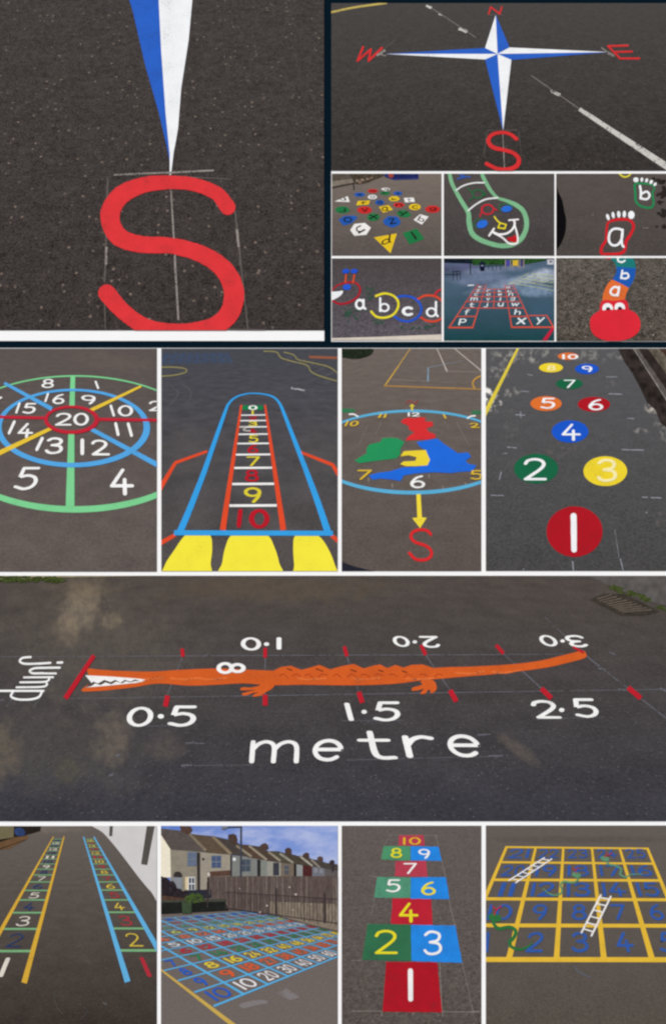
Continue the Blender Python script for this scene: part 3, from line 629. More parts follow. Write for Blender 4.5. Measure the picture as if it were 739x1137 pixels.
joined(tg, ((377, 427), (377, 486), 17), text('2', [(416, 424), (492, 424), (504, 496), (420, 496)], .15))
num(tg, '5', [(90, 548), (190, 548), (164, 654), (60, 654)], .125)
num(tg, '4', [(508, 556), (606, 556), (616, 678), (500, 678)], .13, lay=4.4)
mk('numeral', line((-6, 238), (8, 232), 9, cap=True), PW, tg, 4.4)
ch = thing('chalk_guide', 'single thin chalk line below the target circle', 'chalk lines', (318, 850)); mk('chalk_line', line((321, 758), (317, 858), 3, jit=.3), cf, ch)

# ================================================================== 10 rocket
R10 = (179.3, 387, 374.6, 634)
sheet('ground', R10, tarmac('rocket', R10, (86, 80, 77), (74, 75, 82), chip=1.0, con=0.3, mott=0.6, specks=0.05, hf=0.12, seed=23, bend=.8, mscale=9, patches=((330, 440, 60, 14, -4, .35, (82, 82, 88)), (215, 500, 40, 30, 30, .3, (98, 90, 86)), (355, 500, 30, 36, -30, .3, (98, 92, 88)))))
use(176, 385, 206, R10)
rk = thing('rocket_marking', 'blue outlined rocket marking with orange fins, yellow flames and a countdown ladder from 10', 'rocket marking', (375, 893))
BK, OG, YF = paint((56, 162, 232), **pk), paint((228, 78, 44), **pk), paint((250, 236, 66), wear=.1, grain=300, vary=.06)
mk('body_outline', curve([(84, 742), (128, 638), (182, 498), (232, 355), (262, 270), (278, 230), (304, 204), (340, 190), (376, 186), (418, 189), (456, 200), (482, 226), (502, 272), (536, 360), (586, 490), (634, 620), (676, 745)], [27, 24, 20, 16, 13, 10, 7, 5.5, 5, 5.5, 7, 10, 13, 16, 20, 24, 27], cap=False), BK, rk, 2)
mk('base_line', line((62, 741), (694, 743), 20), BK, rk, 2.6)
mk('fin', bent([(190, 418), (68, 462), (2, 572)], [10, 12, 20]), OG, rk, 1); mk('fin', line((66, 750), (2, 786), 15, 18), OG, rk, 1)
mk('fin', bent([(560, 418), (692, 470), (730, 530)], [10, 13, 20]), OG, rk, 1); mk('fin', line((688, 752), (722, 778), 15, 18), OG, rk, 1)
mk('flame', blob([(108, 750), (150, 746), (204, 750), (214, 800), (208, 860), (200, 930), (20, 930), (26, 870), (60, 815)]), YF, rk, 1)
mk('flame', blob([(292, 750), (360, 746), (432, 750), (462, 800), (480, 860), (486, 930), (246, 930), (254, 860), (266, 800)]), YF, rk, 1)
mk('flame', blob([(545, 752), (600, 750), (640, 756), (676, 806), (702, 870), (712, 930), (545, 930), (540, 870), (536, 800)]), YF, rk, 1)
mk('ladder_rail', line((256, 730), (330, 232), 23, 8), OG, rk, 1.4); mk('ladder_rail', line((497, 730), (424, 232), 23, 8), OG, rk, 1.4)
mk('green_square', box(334, 234, 416, 252), paint((26, 128, 74), .1), rk, 1.8)
for y, w in ((633, 10), (547, 9), (483, 8), (430, 7), (386, 6), (349, 5.5), (320, 5), (295, 4.5), (273, 4)):
    f = (730-y)/498.0; mk('rung', line((256+74*f+10*(1-f)+4, y), (497-73*f-10*(1-f)-4, y-1), w), PW, rk, 2)
num(rk, '0', (358, 234, 394, 252), .2, lay=3)
NY, NR = paint((226, 210, 58), .15), paint((190, 28, 44), .15)
for s_, x0, y0, x1, y1, m_, t_ in (('1', 371, 253, 379, 270, NY, .2), ('2', 358, 276, 394, 291, NR, .2), ('3', 358, 297, 394, 317, NY, .2), ('4', 358, 324, 394, 346, NR, .2), ('5', 358, 352, 398, 382, NY, .17), ('6', 354, 390, 398, 425, NR, .18), ('7', 350, 437, 404, 476, NY, .15), ('8', 344, 489, 400, 538, NR, .17), ('9', 340, 560, 410, 622, NY, .15)):
    num(rk, s_, (x0, y0, x1, y1), t_, m_, 2.4)
mk('numeral', line((326, 654), (320, 712), 18, cap=True)+text('0', (360, 646, 442, 724), .2), NR, rk, 2.4)
mk('scuff_mark', curve([(326, 322), (350, 322), (338, 332), (364, 336)], 5, jit=.3), paint((190, 186, 180), .6), None, 3.6, 'whitish scribble left of the number 4 on the rocket ladder', 'scuff mark')
mk('scuff_mark', line((528, 165), (582, 174), 7, 5, jit=.5), paint((170, 170, 174), .9), None, 1, 'short white scuff on the tarmac right of the rocket nose', 'scuff mark')
bg = thing('grid_marking', 'faint blue grid of squares far behind the rocket at the top left', 'grid marking', (150, 65))
FB = paint((62, 88, 124), .6, 250)
for k in range(5): mk('grid_line', line((8, 30+k*9), (278+k*4, 28+k*8), 2.4), FB, bg, 1)
for k in range(9): mk('grid_line', line((42+k*29, 26), (14+k*35, 66), 3), FB, bg, 1.4)
wy = paint((148, 140, 90), .5, 250)
mk('ring_marking', curve([(6, 82), (60, 82), (106, 88), (108, 102), (60, 114), (6, 118)], 4.5), wy, None, 1, 'thin yellow oval outline half cut off at the left edge above the rocket', 'ring marking')
wm = thing('wavy_marking', 'pair of wavy yellow outlines with cross lines at the top right behind the rocket', 'wavy marking', (620, 130))
mk('wavy_line', curve([(420, 18), (470, 22), (488, 44), (530, 58), (590, 74), (606, 98), (640, 116), (720, 140)], 4.5), wy, wm); mk('wavy_line', curve([(500, 22), (540, 34), (556, 52), (620, 66), (680, 82), (720, 112)], 4.5), wy, wm, 1.4)
for k in range(5): mk('cross_line', line((505+k*40, 50+k*17), (545+k*38, 36+k*16), 2), paint((104, 104, 110), .6), wm, 1.8)
fo = paint((94, 98, 96), .8, 200)
mk('faint_outline', curve([(52, 160), (78, 180), (66, 210), (40, 235)], 3)+curve([(95, 152), (124, 170), (130, 200), (112, 225)], 3, lift=.2), fo, None, 1, 'faint grey curved outlines left of the rocket nose', 'faint marking')
mk('orange_strip', poly([(598, 36), (716, 40), (716, 50), (600, 46)]), paint((150, 92, 66), .4), None, 1, 'dull orange strip at the top right corner above the wavy outlines', 'painted strip')

# ================================================================== 11 clock with map
R11 = (379.1, 387, 533.7, 634)
sheet('ground', R11, tarmac('clock', R11, (92, 83, 78), (112, 102, 96), chip=1.0, con=0.3, mott=0.35, specks=0.04, hf=0.3, seed=25))
use(376, 385, 165, R11)
ck = thing('clock_marking', 'light blue ringed clock marking with a coloured map of islands in the middle', 'clock marking', (390, 735))
mk('clock_ring', ring((365, 524, 510, 211), (365, 521, 500, 195)), paint((92, 178, 218), **pk), ck, 1)
mk('map_area', poly([(318, 360), (345, 352), (372, 356), (405, 350), (432, 354), (425, 371), (465, 374), (468, 394), (432, 406), (448, 424), (478, 436), (480, 452), (440, 462), (372, 464), (330, 466), (346, 445), (376, 426), (348, 412), (344, 392), (306, 376)]), paint((216, 50, 54), **pk), ck, 2, 'red northern area of the map')
mk('map_area', poly([(150, 486), (206, 474), (216, 455), (256, 452), (292, 456), (326, 474), (306, 508), (304, 536), (284, 556), (200, 566), (102, 579), (78, 566), (106, 548), (138, 530), (136, 508)]), paint((40, 148, 92), **pk), ck, 2.3, 'green western area of the map')
mk('map_area', poly([(386, 474), (430, 466), (490, 457), (520, 482), (556, 506), (590, 530), (642, 526), (656, 548), (628, 566), (642, 582), (682, 590), (664, 618), (600, 622), (560, 628), (470, 624), (380, 630), (322, 640), (306, 668), (262, 660), (205, 655), (168, 662), (148, 640), (200, 626), (252, 620), (318, 600), (400, 596), (440, 560), (428, 514), (400, 496)]), paint((36, 108, 222), **pk), ck, 2.6, 'blue south eastern area of the map')
mk('map_area', poly([(304, 546), (322, 520), (380, 516), (432, 514), (440, 536), (452, 562), (440, 590), (380, 594), (332, 594), (304, 584), (322, 570), (380, 568), (386, 550), (345, 540)]), paint((240, 214, 58), **pk), ck, 3.2, 'yellow western area of the map')
CY = paint((222, 186, 60), .15)
num(ck, '12', (342, 327, 402, 347), .2, lay=3); num(ck, '11', [(204, 334), (240, 334), (232, 354), (192, 354)], .2, CY); num(ck, '10', [(40, 369), (104, 369), (92, 396), (26, 396)], .2, CY)
num(ck, '1', [(514, 336), (524, 336), (536, 358), (526, 358)], .2, CY); num(ck, '2', [(648, 379), (690, 379), (700, 404), (654, 404)], .2, CY)
num(ck, '6', (354, 640, 428, 704), .15, lay=4.4); num(ck, '7', [(92, 612), (166, 612), (150, 662), (84, 662)], .15, CY); num(ck, '5', [(648, 614), (708, 614), (716, 662), (654, 662)], .16, CY)
mk('tick', curve([(52, 336), (74, 336), (94, 347)], 7), PW, ck, 2); mk('tick', curve([(676, 344), (655, 346), (638, 356)], 7), PW, ck, 2)
for x, y in ((264, 690), (516, 700), (146, 660), (628, 684), (446, 642)): mk('tick', line((x, y-8), (x+2, y+10), 3), paint((170, 165, 158), .5), ck, 1)
for a, b_ in (((142, 390), (96, 500)), ((212, 372), (180, 440)), ((582, 372), (650, 498)), ((502, 350), (560, 420))): mk('minute_line', line(a, b_, 2.4, jit=.3), paint((132, 124, 118), .9), ck, 1.3)
ar = thing('arrow_marking', 'yellow arrow pointing down from the clock to the red S', 'arrow marking', (402, 900), 'yellow arrows at the clock')
mk('arrow_shaft', line((395, 733), (401, 856), 21, 23), paint((246, 222, 64), .1), ar, 1); mk('arrow_head', poly([(364, 852), (400, 848), (436, 850), (403, 902)]), paint((246, 222, 64), .1), ar, 1.5)
ar = thing('arrow_marking', 'tiny yellow arrow pointing up above the number 12 of the clock', 'arrow marking', (363, 316), 'yellow arrows at the clock')
mk('arrow_shaft', line((363, 292), (363, 318), 10), paint((226, 202, 64), .1), ar, 1); mk('arrow_head', poly([(348, 297), (363, 284), (378, 297)]), paint((226, 202, 64), .1), ar, 1.5)
mk('painted_letter', bent([(334, 284), (346, 267), (380, 284), (392, 267)], 5), paint((160, 60, 58), .4), None, 1, 'faded red letter N above the tiny yellow arrow of the clock', 'letter')
mk('painted_letter', curve([(456, 932), (436, 914), (398, 910), (366, 924), (358, 948), (380, 972), (428, 988), (456, 1012), (456, 1042), (424, 1060), (380, 1055), (350, 1026)], 15), paint((218, 44, 48), .1), None, 2, 'red letter S below the clock\'s yellow arrow', 'letter')
for x in ((15, 308, 78, 326), (664, 318, 716, 334)):
    mk('green_patch', blob([(x[0], x[1]), (x[2], x[1]+4), (x[2]-6, x[3]), (x[0], x[3])]), paint((54, 124, 84), .5), None, .8, 'faded green painted patch at the '+('left' if x[0] < 100 else 'right')+' edge beside the clock ring', 'painted patch')
ch = thing('chalk_guide', 'chalk lines ruled above and below the red S under the clock', 'chalk lines', (400, 1060))
for a, b_ in (((342, 912), (468, 912)), ((344, 1058), (484, 1060)), ((398, 905), (404, 1064)), ((20, 690), (48, 692))): mk('chalk_line', line(a, b_, 2.5, jit=.3), cf, ch, 1)
ct_ = thing('court_marking', 'faded yellow, white and blue sports court lines behind the clock', 'court lines', (470, 212))
for a, b_, w, w2, c_ in (((356, 8), (226, 198), 4, 9, (196, 160, 76)), ((226, 195), (716, 212), 7, 7, (172, 132, 76)), ((486, 8), (537, 123), 4, 6, (196, 186, 178)), ((572, 8), (716, 128), 4, 6, (190, 180, 172)), ((537, 123), (716, 127), 3, 3, (146, 134, 126)), ((443, 104), (442, 174), 6, 8, (130, 160, 180)), ((443, 104), (620, 70), 4, 2, (130, 140, 148)), ((262, 164), (444, 174), 2.5, 2.5, (150, 138, 130)), ((444, 174), (670, 186), 2.5, 2, (132, 122, 114))):
    mk('court_line', line(a, b_, w, w2, jit=.1), paint(c_, .4, 250), ct_, 1+.15*(len(ct_.children)))
mk('court_line', curve([(716, 142), (680, 158), (664, 182), (674, 210)], 8), paint((196, 150, 70), .3), ct_, 3)
mk('bush', blob([(8, 6), (90, 6), (166, 10), (164, 36), (130, 54), (80, 62), (30, 56), (8, 50)]), flat((34, 42, 30), .8, 240), None, 1, 'dark green bush in the top left corner behind the clock', 'bush')
mk('dark_corner', poly([(10, 1068), (70, 1090), (190, 1120), (10, 1120)]), flat((38, 38, 50), .1), None, 1, 'dark blue wedge in the bottom left corner of the clock picture', 'dark wedge')

# ================================================================== 12 numbered discs
R12 = (538.8, 387, 745, 633.8)
LP = (170, 167, 160)
sheet('ground', R12, tarmac('discs', R12, (74, 73, 73), (90, 90, 92), chip=1.1, con=0.36, mott=0.25, specks=0.06, hf=0.22, seed=27, leafy=75, speck_rgb=(150, 150, 150),
  patches=((545, 443, 11, 16, 30, 1.0, (250, 246, 238)), (562, 437, 18, 6, 10, .7, LP), (570, 396, 40, 9, 0, .65, LP), (600, 393, 24, 7, 10, .6, LP), (553, 412, 14, 10, 20, .5, LP), (690, 394, 16, 6, 0, .5, LP), (725, 453, 12, 8, -20, .8, (206, 196, 184)), (712, 479, 10, 4, -10, .6, LP), (676, 427, 7, 4, 0, .5, LP), (625, 498, 26, 9, 10, .28, (140, 130, 120)), (566, 470, 10, 22, 0, .25, (128, 124, 118)), (736, 475, 10, 20, 20, .5, LP), (733, 576, 8, 10, 20, .4, (130, 122, 116)), (655, 396, 30, 9, 0, .4, LP))))  # sun dapples between leaf shade, painted into the tarmac colour
use(536, 385, 203, R12)
mk('yellow_line', line((140, 6), (4, 276), 9, 17), paint((226, 206, 70), .2), None, 1.2, 'bright yellow painted line at the top left beside the numbered discs', 'painted line')
vg = mk('wall_shadow', poly([(540, 2), (568, 60), (600, 105), (632, 165), (660, 225), (694, 256), (716, 310), (760, 340), (760, 2)]), flat((50, 43, 40), .7, 60), None, 1, kind='structure')  # dark sheet painted in for the shadow by kerb and wall
kb2 = thing('kerb', 'narrow grey stone kerb running up beside the dark wall shadow right of the discs', 'kerb', (680, 150))
mk('kerb_stone', line((612, 2), (760, 226), 14, 22), flat((92, 86, 82), .4, 120), kb2, 2); mk('kerb_edge', line((602, 2), (746, 226), 3, 4), flat((150, 144, 138), .3, 120), kb2, 3)
mk('path', poly([(660, 2), (760, 2), (760, 140)]), flat((104, 96, 84), .6, 80), None, 2.2, kind='structure')
mk('sett_strip', poly([(700, 2), (760, 2), (760, 60)]), flat((62, 46, 38), .6, 80), None, 3, kind='structure').name = 'soil'
DO, DY, DB, DG, DR = (226, 116, 50), (242, 216, 52), (28, 88, 204), (26, 104, 70), (176, 26, 38)
for s_, cn, cx, cy, rx, ry, c_, w, t_, pos in (
  ('10', 'orange', 342, 39, 42, 15, DO, (318, 31, 383, 51), .2, 'disc number 10 at the far end'),
  ('8', 'yellow', 273, 85, 48, 19, DY, (257, 75, 293, 97), .17, 'disc number 8'),
  ('9', 'blue', 418, 90, 48, 21, DB, [(394, 78), (436, 78), (446, 102), (404, 102)], .16, 'disc number 9'),
  ('7', 'green', 347, 150, 54, 22, DG, (324, 134, 372, 167), .14, 'disc number 7'),
  ('5', 'orange', 253, 230, 63, 30, DO, (230, 207, 290, 251), .15, 'disc number 5'),
  ('6', 'red', 446, 233, 65, 30, DR, (424, 212, 484, 257), .15, 'disc number 6'),
  ('4', 'blue', 350, 343, 74, 45, DB, [(322, 312), (388, 312), (396, 380), (312, 380)], .12, 'disc number 4'),
  ('2', 'green', 213, 493, 89, 60, DG, (163, 450, 256, 540), .12, 'disc number 2'),
  ('3', 'yellow', 492, 503, 88, 60, DY, (458, 453, 540, 547), .13, 'disc number 3'),
  ('1', 'red', 368, 747, 113, 102, DR, None, .1, 'disc number 1, largest of the discs')):
    t = thing('number_disc', f'{cn} {pos} of the row of numbered discs', 'number disc', (cx, cy+ry), 'numbered discs')
    mk('disc', ell(cx, cy, rx, ry, 0, 56, .006), paint(c_, wear=.2, grain=320, vary=.12), t, 1.5)
    wm_ = paint((250, 240, 180) if s_ in '38' else WH, .08)
    mk('numeral', line((364, 684), (366, 820), 24, 23, cap=True, jit=.05) if s_ == '1' else text(s_, w, t_), wm_, t, 2.5)
ch = thing('chalk_guide', 'short pale chalk crosses scattered round the numbered discs', 'chalk lines', (368, 900))
for a, b_, w in (((130, 275), (168, 277), 4), ((150, 262), (152, 288), 3), ((95, 406), (135, 409), 4), ((75, 433), (97, 431), 4), ((73, 505), (64, 538), 4.5), ((30, 600), (82, 602), 4), ((558, 416), (648, 418), 4), ((580, 289), (608, 291), 4), ((505, 190), (560, 193), 4), ((495, 122), (540, 122), 3), ((640, 608), (664, 609), 4), ((676, 610), (718, 611), 4), ((360, 866), (364, 912), 4), ((553, 856), (566, 912), 4.5), ((163, 896), (163, 912), 4), ((150, 180), (186, 182), 3), ((178, 112), (200, 116), 3), ((530, 740), (548, 850), 1.5), ((655, 668), (662, 672), 4)):
    mk('chalk_line', line(a, b_, w, jit=.35), paint((150, 154, 162), .9, 260), ch, 1)

# ================================================================== 13 long orange crocodile
R13 = (-6, 639.2, 745, 911.6)
sheet('ground', R13, tarmac('crocodile', R13, (60, 60, 67), (82, 75, 70), chip=1.3, con=0.36, mott=0.4, specks=0.08, hf=0.5, seed=31, bend=1.0, mscale=7, wobs=1.5,
  patches=((92, 676, 26, 34, -30, .6, (146, 132, 112)), (110, 720, 130, 75, -10, .28, (112, 104, 92)), (60, 830, 120, 60, -10, .22, (104, 98, 88)), (75, 700, 16, 20, 20, .3, (150, 134, 110)), (125, 690, 14, 10, 0, .4, (140, 126, 104)), (126, 820, 24, 40, -12, .5, (116, 106, 94)), (150, 750, 14, 10, 0, .35, (120, 108, 92)), (8, 835, 20, 40, 0, .5, (112, 102, 88)), (75, 855, 16, 20, 30, .35, (92, 88, 70)), (185, 830, 24, 20, 0, .35, (104, 96, 88)), (300, 655, 150, 18, 0, .35, (104, 90, 72)), (575, 832, 36, 8, -38, .4, (110, 100, 90)), (90, 655, 40, 14, 0, .3, (120, 106, 84)))))  # dappled sunlight painted as paler patches in the tarmac colour
use(0, 635, 370, R13)
X = 737
cc = thing('crocodile_marking', 'very long orange crocodile with open white toothed jaws lying along the jump scale', 'crocodile marking', (560, 262))
CO = paint((214, 96, 40), wear=.12, grain=300, vary=.16)
top = [(192, 213), (240, 218), (330, 221), (400, 217), (480, 214), (560, 217), (606, 219)]
hump = [(606, 219), (622, 211), (645, 208), (668, 217), (684, 213), (708, 206), (732, 216), (756, 209), (784, 204), (806, 214), (826, 208), (842, 205), (858, 213), (876, 206), (894, 212), (912, 206), (936, 205), (960, 213), (990, 211)]
tail = [(1040, 210), (1100, 207), (1150, 203), (1200, 196), (1250, 184), (1288, 175), (1297, 179), (1296, 190), (1262, 200), (1215, 211), (1160, 219), (1100, 226), (1040, 231), (982, 236), (930, 241), (872, 248), (800, 251), (737, 251), (668, 250), (600, 251), (540, 247), (480, 250), (420, 252), (372, 248), (340, 248), (300, 255), (250, 261), (212, 264), (182, 264), (192, 252), (206, 243), (198, 232)]
mk('body', poly(cat_pts(top, n=5)[:-1]+hump+cat_pts(tail, n=4)), CO, cc, 1.5)
mk('leg', poly(cat_pts([(612, 246), (604, 258), (590, 266), (578, 274), (560, 276), (566, 270), (574, 267), (562, 268), (544, 274), (536, 270), (552, 265), (566, 262), (550, 262), (534, 262), (536, 256), (556, 256), (574, 252), (580, 246)], n=4)), CO, cc, 2)
mk('leg', poly(cat_pts([(X+200, 238), (X+222, 240), (X+230, 252), (X+229, 262), (X+218, 269), (X+216, 263), (X+212, 261), (X+204, 270), (X+194, 269), (X+202, 259), (X+190, 262), (X+176, 263), (X+178, 256), (X+198, 250), (X+194, 244)], n=4)), CO, cc, 2)
DA = flat((84, 72, 66), .1)
mk('mouth', poly([(196, 229), (250, 233), (300, 238), (326, 240), (300, 243), (250, 249), (188, 257), (206, 242)]), DA, cc, 2)
mk('teeth', poly([(190, 229), (250, 232), (302, 236), (324, 239), (312, 242), (300, 238), (290, 243), (278, 239), (268, 245), (256, 239), (246, 244), (232, 239), (218, 247), (208, 243), (204, 246)]), PW, cc, 2.6)
mk('teeth', poly([(190, 256), (240, 252), (300, 246), (322, 242), (300, 242), (290, 245), (280, 242), (272, 247), (258, 243), (248, 249), (234, 245), (224, 251), (212, 247), (204, 253)]), PW, cc, 3)
mk('eye', text('8', [(545, 200), (545, 226), (480, 226), (480, 200)], .18), PW, cc, 3.4)
for a in (620, 648, 676, 706, 738, 770, 800, 830, 862, 896, 930, 962):
    mk('scale_mark', curve([(a, 232+random.uniform(-4, 2)), (a+8, 226), (a+18, 230+random.uniform(-3, 5))], 1.8, jit=.4), paint((178, 72, 34), .6, 260), cc, 2.5)
for a in (300, 380, 440, 660, 780, 900, 1010, 1090):
    mk('brush_mark', curve([(a, 236-(.03*(a-600) if a > 900 else 0)), (a+30, 238-(.03*(a-600) if a > 900 else 0)), (a+62, 235-(.035*(a-600) if a > 900 else 0))], 4, jit=.6), paint((228, 116, 58), .8, 260), cc, 2.3)
sx = [(636, 214, 648, 218), (700, 214, 716, 220), (776, 216, 790, 221), (838, 217, 850, 221), (890, 219, 902, 223)]
for a, b_, c_, d_ in sx: mk('scale_line', line((a, b_), (c_, d_), 2.5), flat((110, 52, 30), .1), cc, 2.4)
RT = paint((190, 34, 48), .15)
mk('start_bar', line((209, 185), (146, 280), 9, 11), RT, None, 4, 'long slanted red start bar between the word jump and the crocodile\'s jaws', 'start line')
tn = ['0.5', '1.0', '1.5', '2.0', '2.5', '3.0']
up = [((404, 170), (406, 188)), ((588, 168), (588, 190)), ((X+26, 165), (X+32, 187)), ((X+196, 162), (X+206, 184)), ((X+362, 162), (X+378, 181)), ((X+532, 166), (X+556, 179))]
dn = [((372, 274), (367, 298)), ((588, 272), (588, 296)), ((X+58, 266), (X+66, 290)), ((X+260, 262), (X+274, 287)), ((X+462, 258), (X+484, 280)), ((X+654, 256), (X+682, 280))]
nm = ['0.5', '1.0', '1.5', '2.0', '2.5', '3.0']
for k in range(6):
    mk('tick_mark', line(*up[k], 8 if k < 5 else 5), RT, None, 3, f'short red tick of the {nm[k]} metre line on the far side of the crocodile', 'tick mark', 'red measuring ticks')
    mk('tick_mark', line(*dn[k], 11), RT, None, 3, f'red tick of the {nm[k]} metre line on the near side of the crocodile', 'tick mark', 'red measuring ticks')
def dist(lab, digits, label):
    t = thing('distance_number', label, 'distance number', lab, 'white distance numbers')
    for s_, w, t_, u in digits: mk('digit' if s_ != '.' else 'decimal_point', ell(*w, 0, 12) if s_ == '.' else text(s_, w, t_, turn=u), PW, t, 2)
def q(x0, y0, x1, y1, sh=0): return [(x0+sh, y0), (x1+sh, y0), (x1-sh, y1), (x0-sh, y1)]
dist((355, 342), (('0', q(282, 299, 340, 343, 4), .15, 0), ('.', (357, 320, 7, 5), 0, 0), ('5', q(374, 296, 436, 343, 3), .15, 0)), 'white number 0.5 below the crocodile\'s jaws')
dist((X+70, 330), (('1', [(X+25, 290), (X+37, 290), (X+48, 330), (X+36, 330)], .15, 0), ('.', (X+70, 310, 6, 4.5), 0, 0), ('5', q(X+90, 287, X+150, 331, 0), .15, 0)), 'white number 1.5 below the crocodile\'s belly')
dist((X+510, 325), (('2', [(X+434, 284), (X+492, 284), (X+508, 325), (X+452, 325)], .15, 0), ('.', (X+507, 306, 6, 4.5), 0, 0), ('5', [(X+522, 280), (X+578, 280), (X+594, 323), (X+540, 323)], .15, 0)), 'white number 2.5 below the crocodile\'s tail')
dist((580, 172), (('0', q(534, 145, 579, 174, -1), .17, 2), ('.', (591, 160, 6, 4), 0, 0), ('1', (613, 145, 624, 172), .17, 2)), 'upside down white number 1.0 above the crocodile')
dist((X+180, 166), (('0', [(X+129, 142), (X+165, 142), (X+175, 166), (X+139, 166)], .17, 2), ('.', (X+182, 155, 5, 3.5), 0, 0), ('2', [(X+190, 142), (X+232, 142), (X+240, 168), (X+200, 168)], .17, 2)), 'upside down white number 2.0 above the crocodile')
dist((X+510, 166), (('0', [(X+452, 140), (X+488, 140), (X+504, 165), (X+466, 165)], .17, 2), ('.', (X+509, 153, 5, 3.5), 0, 0), ('3', [(X+510, 140), (X+552, 140), (X+570, 167), (X+526, 167)], .17, 2)), 'upside down white number 3.0 at the crocodile\'s tail tip')
mt = thing('word_marking', 'large white hand painted word metre under the crocodile', 'word', (X+60, 424))
for s_, w, t_ in (('m', q(554, 373, 664, 424, 2), .085), ('e', q(693, 370, X+24, 420, 2), .1), ('t', [(X+50, 352), (X+124, 352), (X+146, 416), (X+62, 416)], .1), ('r', [(X+152, 362), (X+222, 362), (X+238, 412), (X+164, 412)], .1), ('e', [(X+248, 360), (X+320, 360), (X+334, 411), (X+262, 411)], .1)):
    mk('letter', text(s_, w, t_), PW, mt, 2)
jp = thing('word_marking', 'white word jump painted sideways left of the red start bar', 'word', (80, 285))
use(0, 700, 170, R13)
mk('letter', curve([(245, 156), (180, 160), (120, 160), (98, 148), (112, 132), (150, 128)], 10)+line((280, 155), (302, 154), 11, cap=True, lift=.2), PW, jp, 2)
mk('letter', curve([(290, 179), (220, 180), (170, 182), (146, 194), (160, 206), (210, 206)], 10)+line((272, 207), (206, 207), 9, cap=True, lift=.2), PW, jp, 2.4)
mk('letter', line((258, 225), (118, 226), 9, cap=True)+curve([(240, 226), (236, 240), (210, 248), (100, 250)], 9, lift=.2)+curve([(225, 248), (228, 262), (200, 272), (82, 274)], 9, lift=.3), PW, jp, 2)
mk('letter', line((212, 291), (-8, 291), 10, cap=True)+curve([(206, 292), (190, 320), (150, 332), (90, 332), (56, 318), (66, 294)], 10, lift=.2), PW, jp, 2.6)
use(0, 635, 370, R13)
ch = thing('chalk_guide', 'long thin chalk lines ruled along and across the crocodile scale', 'chalk lines', (737, 430))
cb_ = paint((104, 104, 112), 1.3, 240)
for a, b_, w in (((0, 188), (X+560, 182), 1.6), ((150, 281), (X+738, 260), 1.6), ((404, 190), (372, 272), 2.4), ((588, 190), (588, 272), 2.4), ((X+32, 188), (X+58, 266), 2.4), ((X+206, 184), (X+260, 262), 2.4), ((X+378, 181), (X+462, 258), 2.6), ((X+556, 182), (X+738, 324), 2.6), ((X+470, 100), (X+540, 166), 1.6), ((412, 379), (455, 380), 3), ((402, 429), (426, 428), 4), ((430, 429), (560, 428), 1.4), ((X+320, 361), (X+352, 360), 3), ((X+345, 408), (X+378, 407), 4), ((X+30, 417), (X+345, 409), 1.4), ((280, 342), (380, 341), 1.4), ((256, 408), (268, 405), 4), ((240, 453), (252, 448), 4), ((X+588, 214), (X+604, 215), 4), ((X+612, 178), (X+626, 183), 3), ((X+632, 261), (X+656, 261), 4), ((X+724, 258), (X+738, 264), 4), ((0, 285), (10, 283), 3), ((75, 300), (140, 205), 1.4), ((15, 300), (40, 262), 1.4), ((448, 188), (462, 182), 1.5), ((X+20, 330), (X+160, 329), 1.3), ((X+450, 327), (X+600, 322), 1.3)):
    mk('chalk_line', line(a, b_, w, jit=.35), cb_, ch, 1)
dr = thing('drain_cover', 'square metal drain grate sunk into the tarmac at the top right', 'drain cover', (X+650, 98), None)
mk('frame', poly([(X+568, 62), (X+600, 48), (X+650, 50), (X+726, 88), (X+690, 98), (X+636, 97)]), flat((62, 56, 50), .3, 150), dr, 1)
for k in range(9): mk('bar', line((X+584+k*7, 60+k*3.6), (X+618+k*11, 50+k*4.2), 2.4), flat((104, 94, 84), .2, 120), dr, 2)
mk('pavement', poly([(X+540, -5), (X+752, -5), (X+752, 78), (X+700, 64), (X+620, 34)]), flat((92, 88, 86), .3, 70), None, 1.6, kind='structure')
gt = []
for k in range(46):
    u = random.random(); gt += ell(X+560+u*180, 14+u*60+random.uniform(-4, 5)+(8 if u > .85 else 0), random.uniform(3, 8), random.uniform(2, 5), 20, 7, .4) if u > .3 else []
for k in range(60): gt += ell(random.uniform(-4, 140), 16+random.uniform(-5, 6), random.uniform(4, 10), random.uniform(2, 4), 0, 7, .4)
for k, sh in enumerate(gt): sh[2][:] = [.006*k]*len(sh[2])
mk('grass', gt, flat((66, 76, 38), .6, 180), None, 2.2, 'sparse green grass growing along the kerb edges at the top of the crocodile picture', 'grass', kind='stuff')
mk('path', poly([(-12, -5), (330, -5), (300, 9), (140, 12), (-12, 20)]), flat((150, 140, 112), .3, 70), None, 1.2, kind='structure')
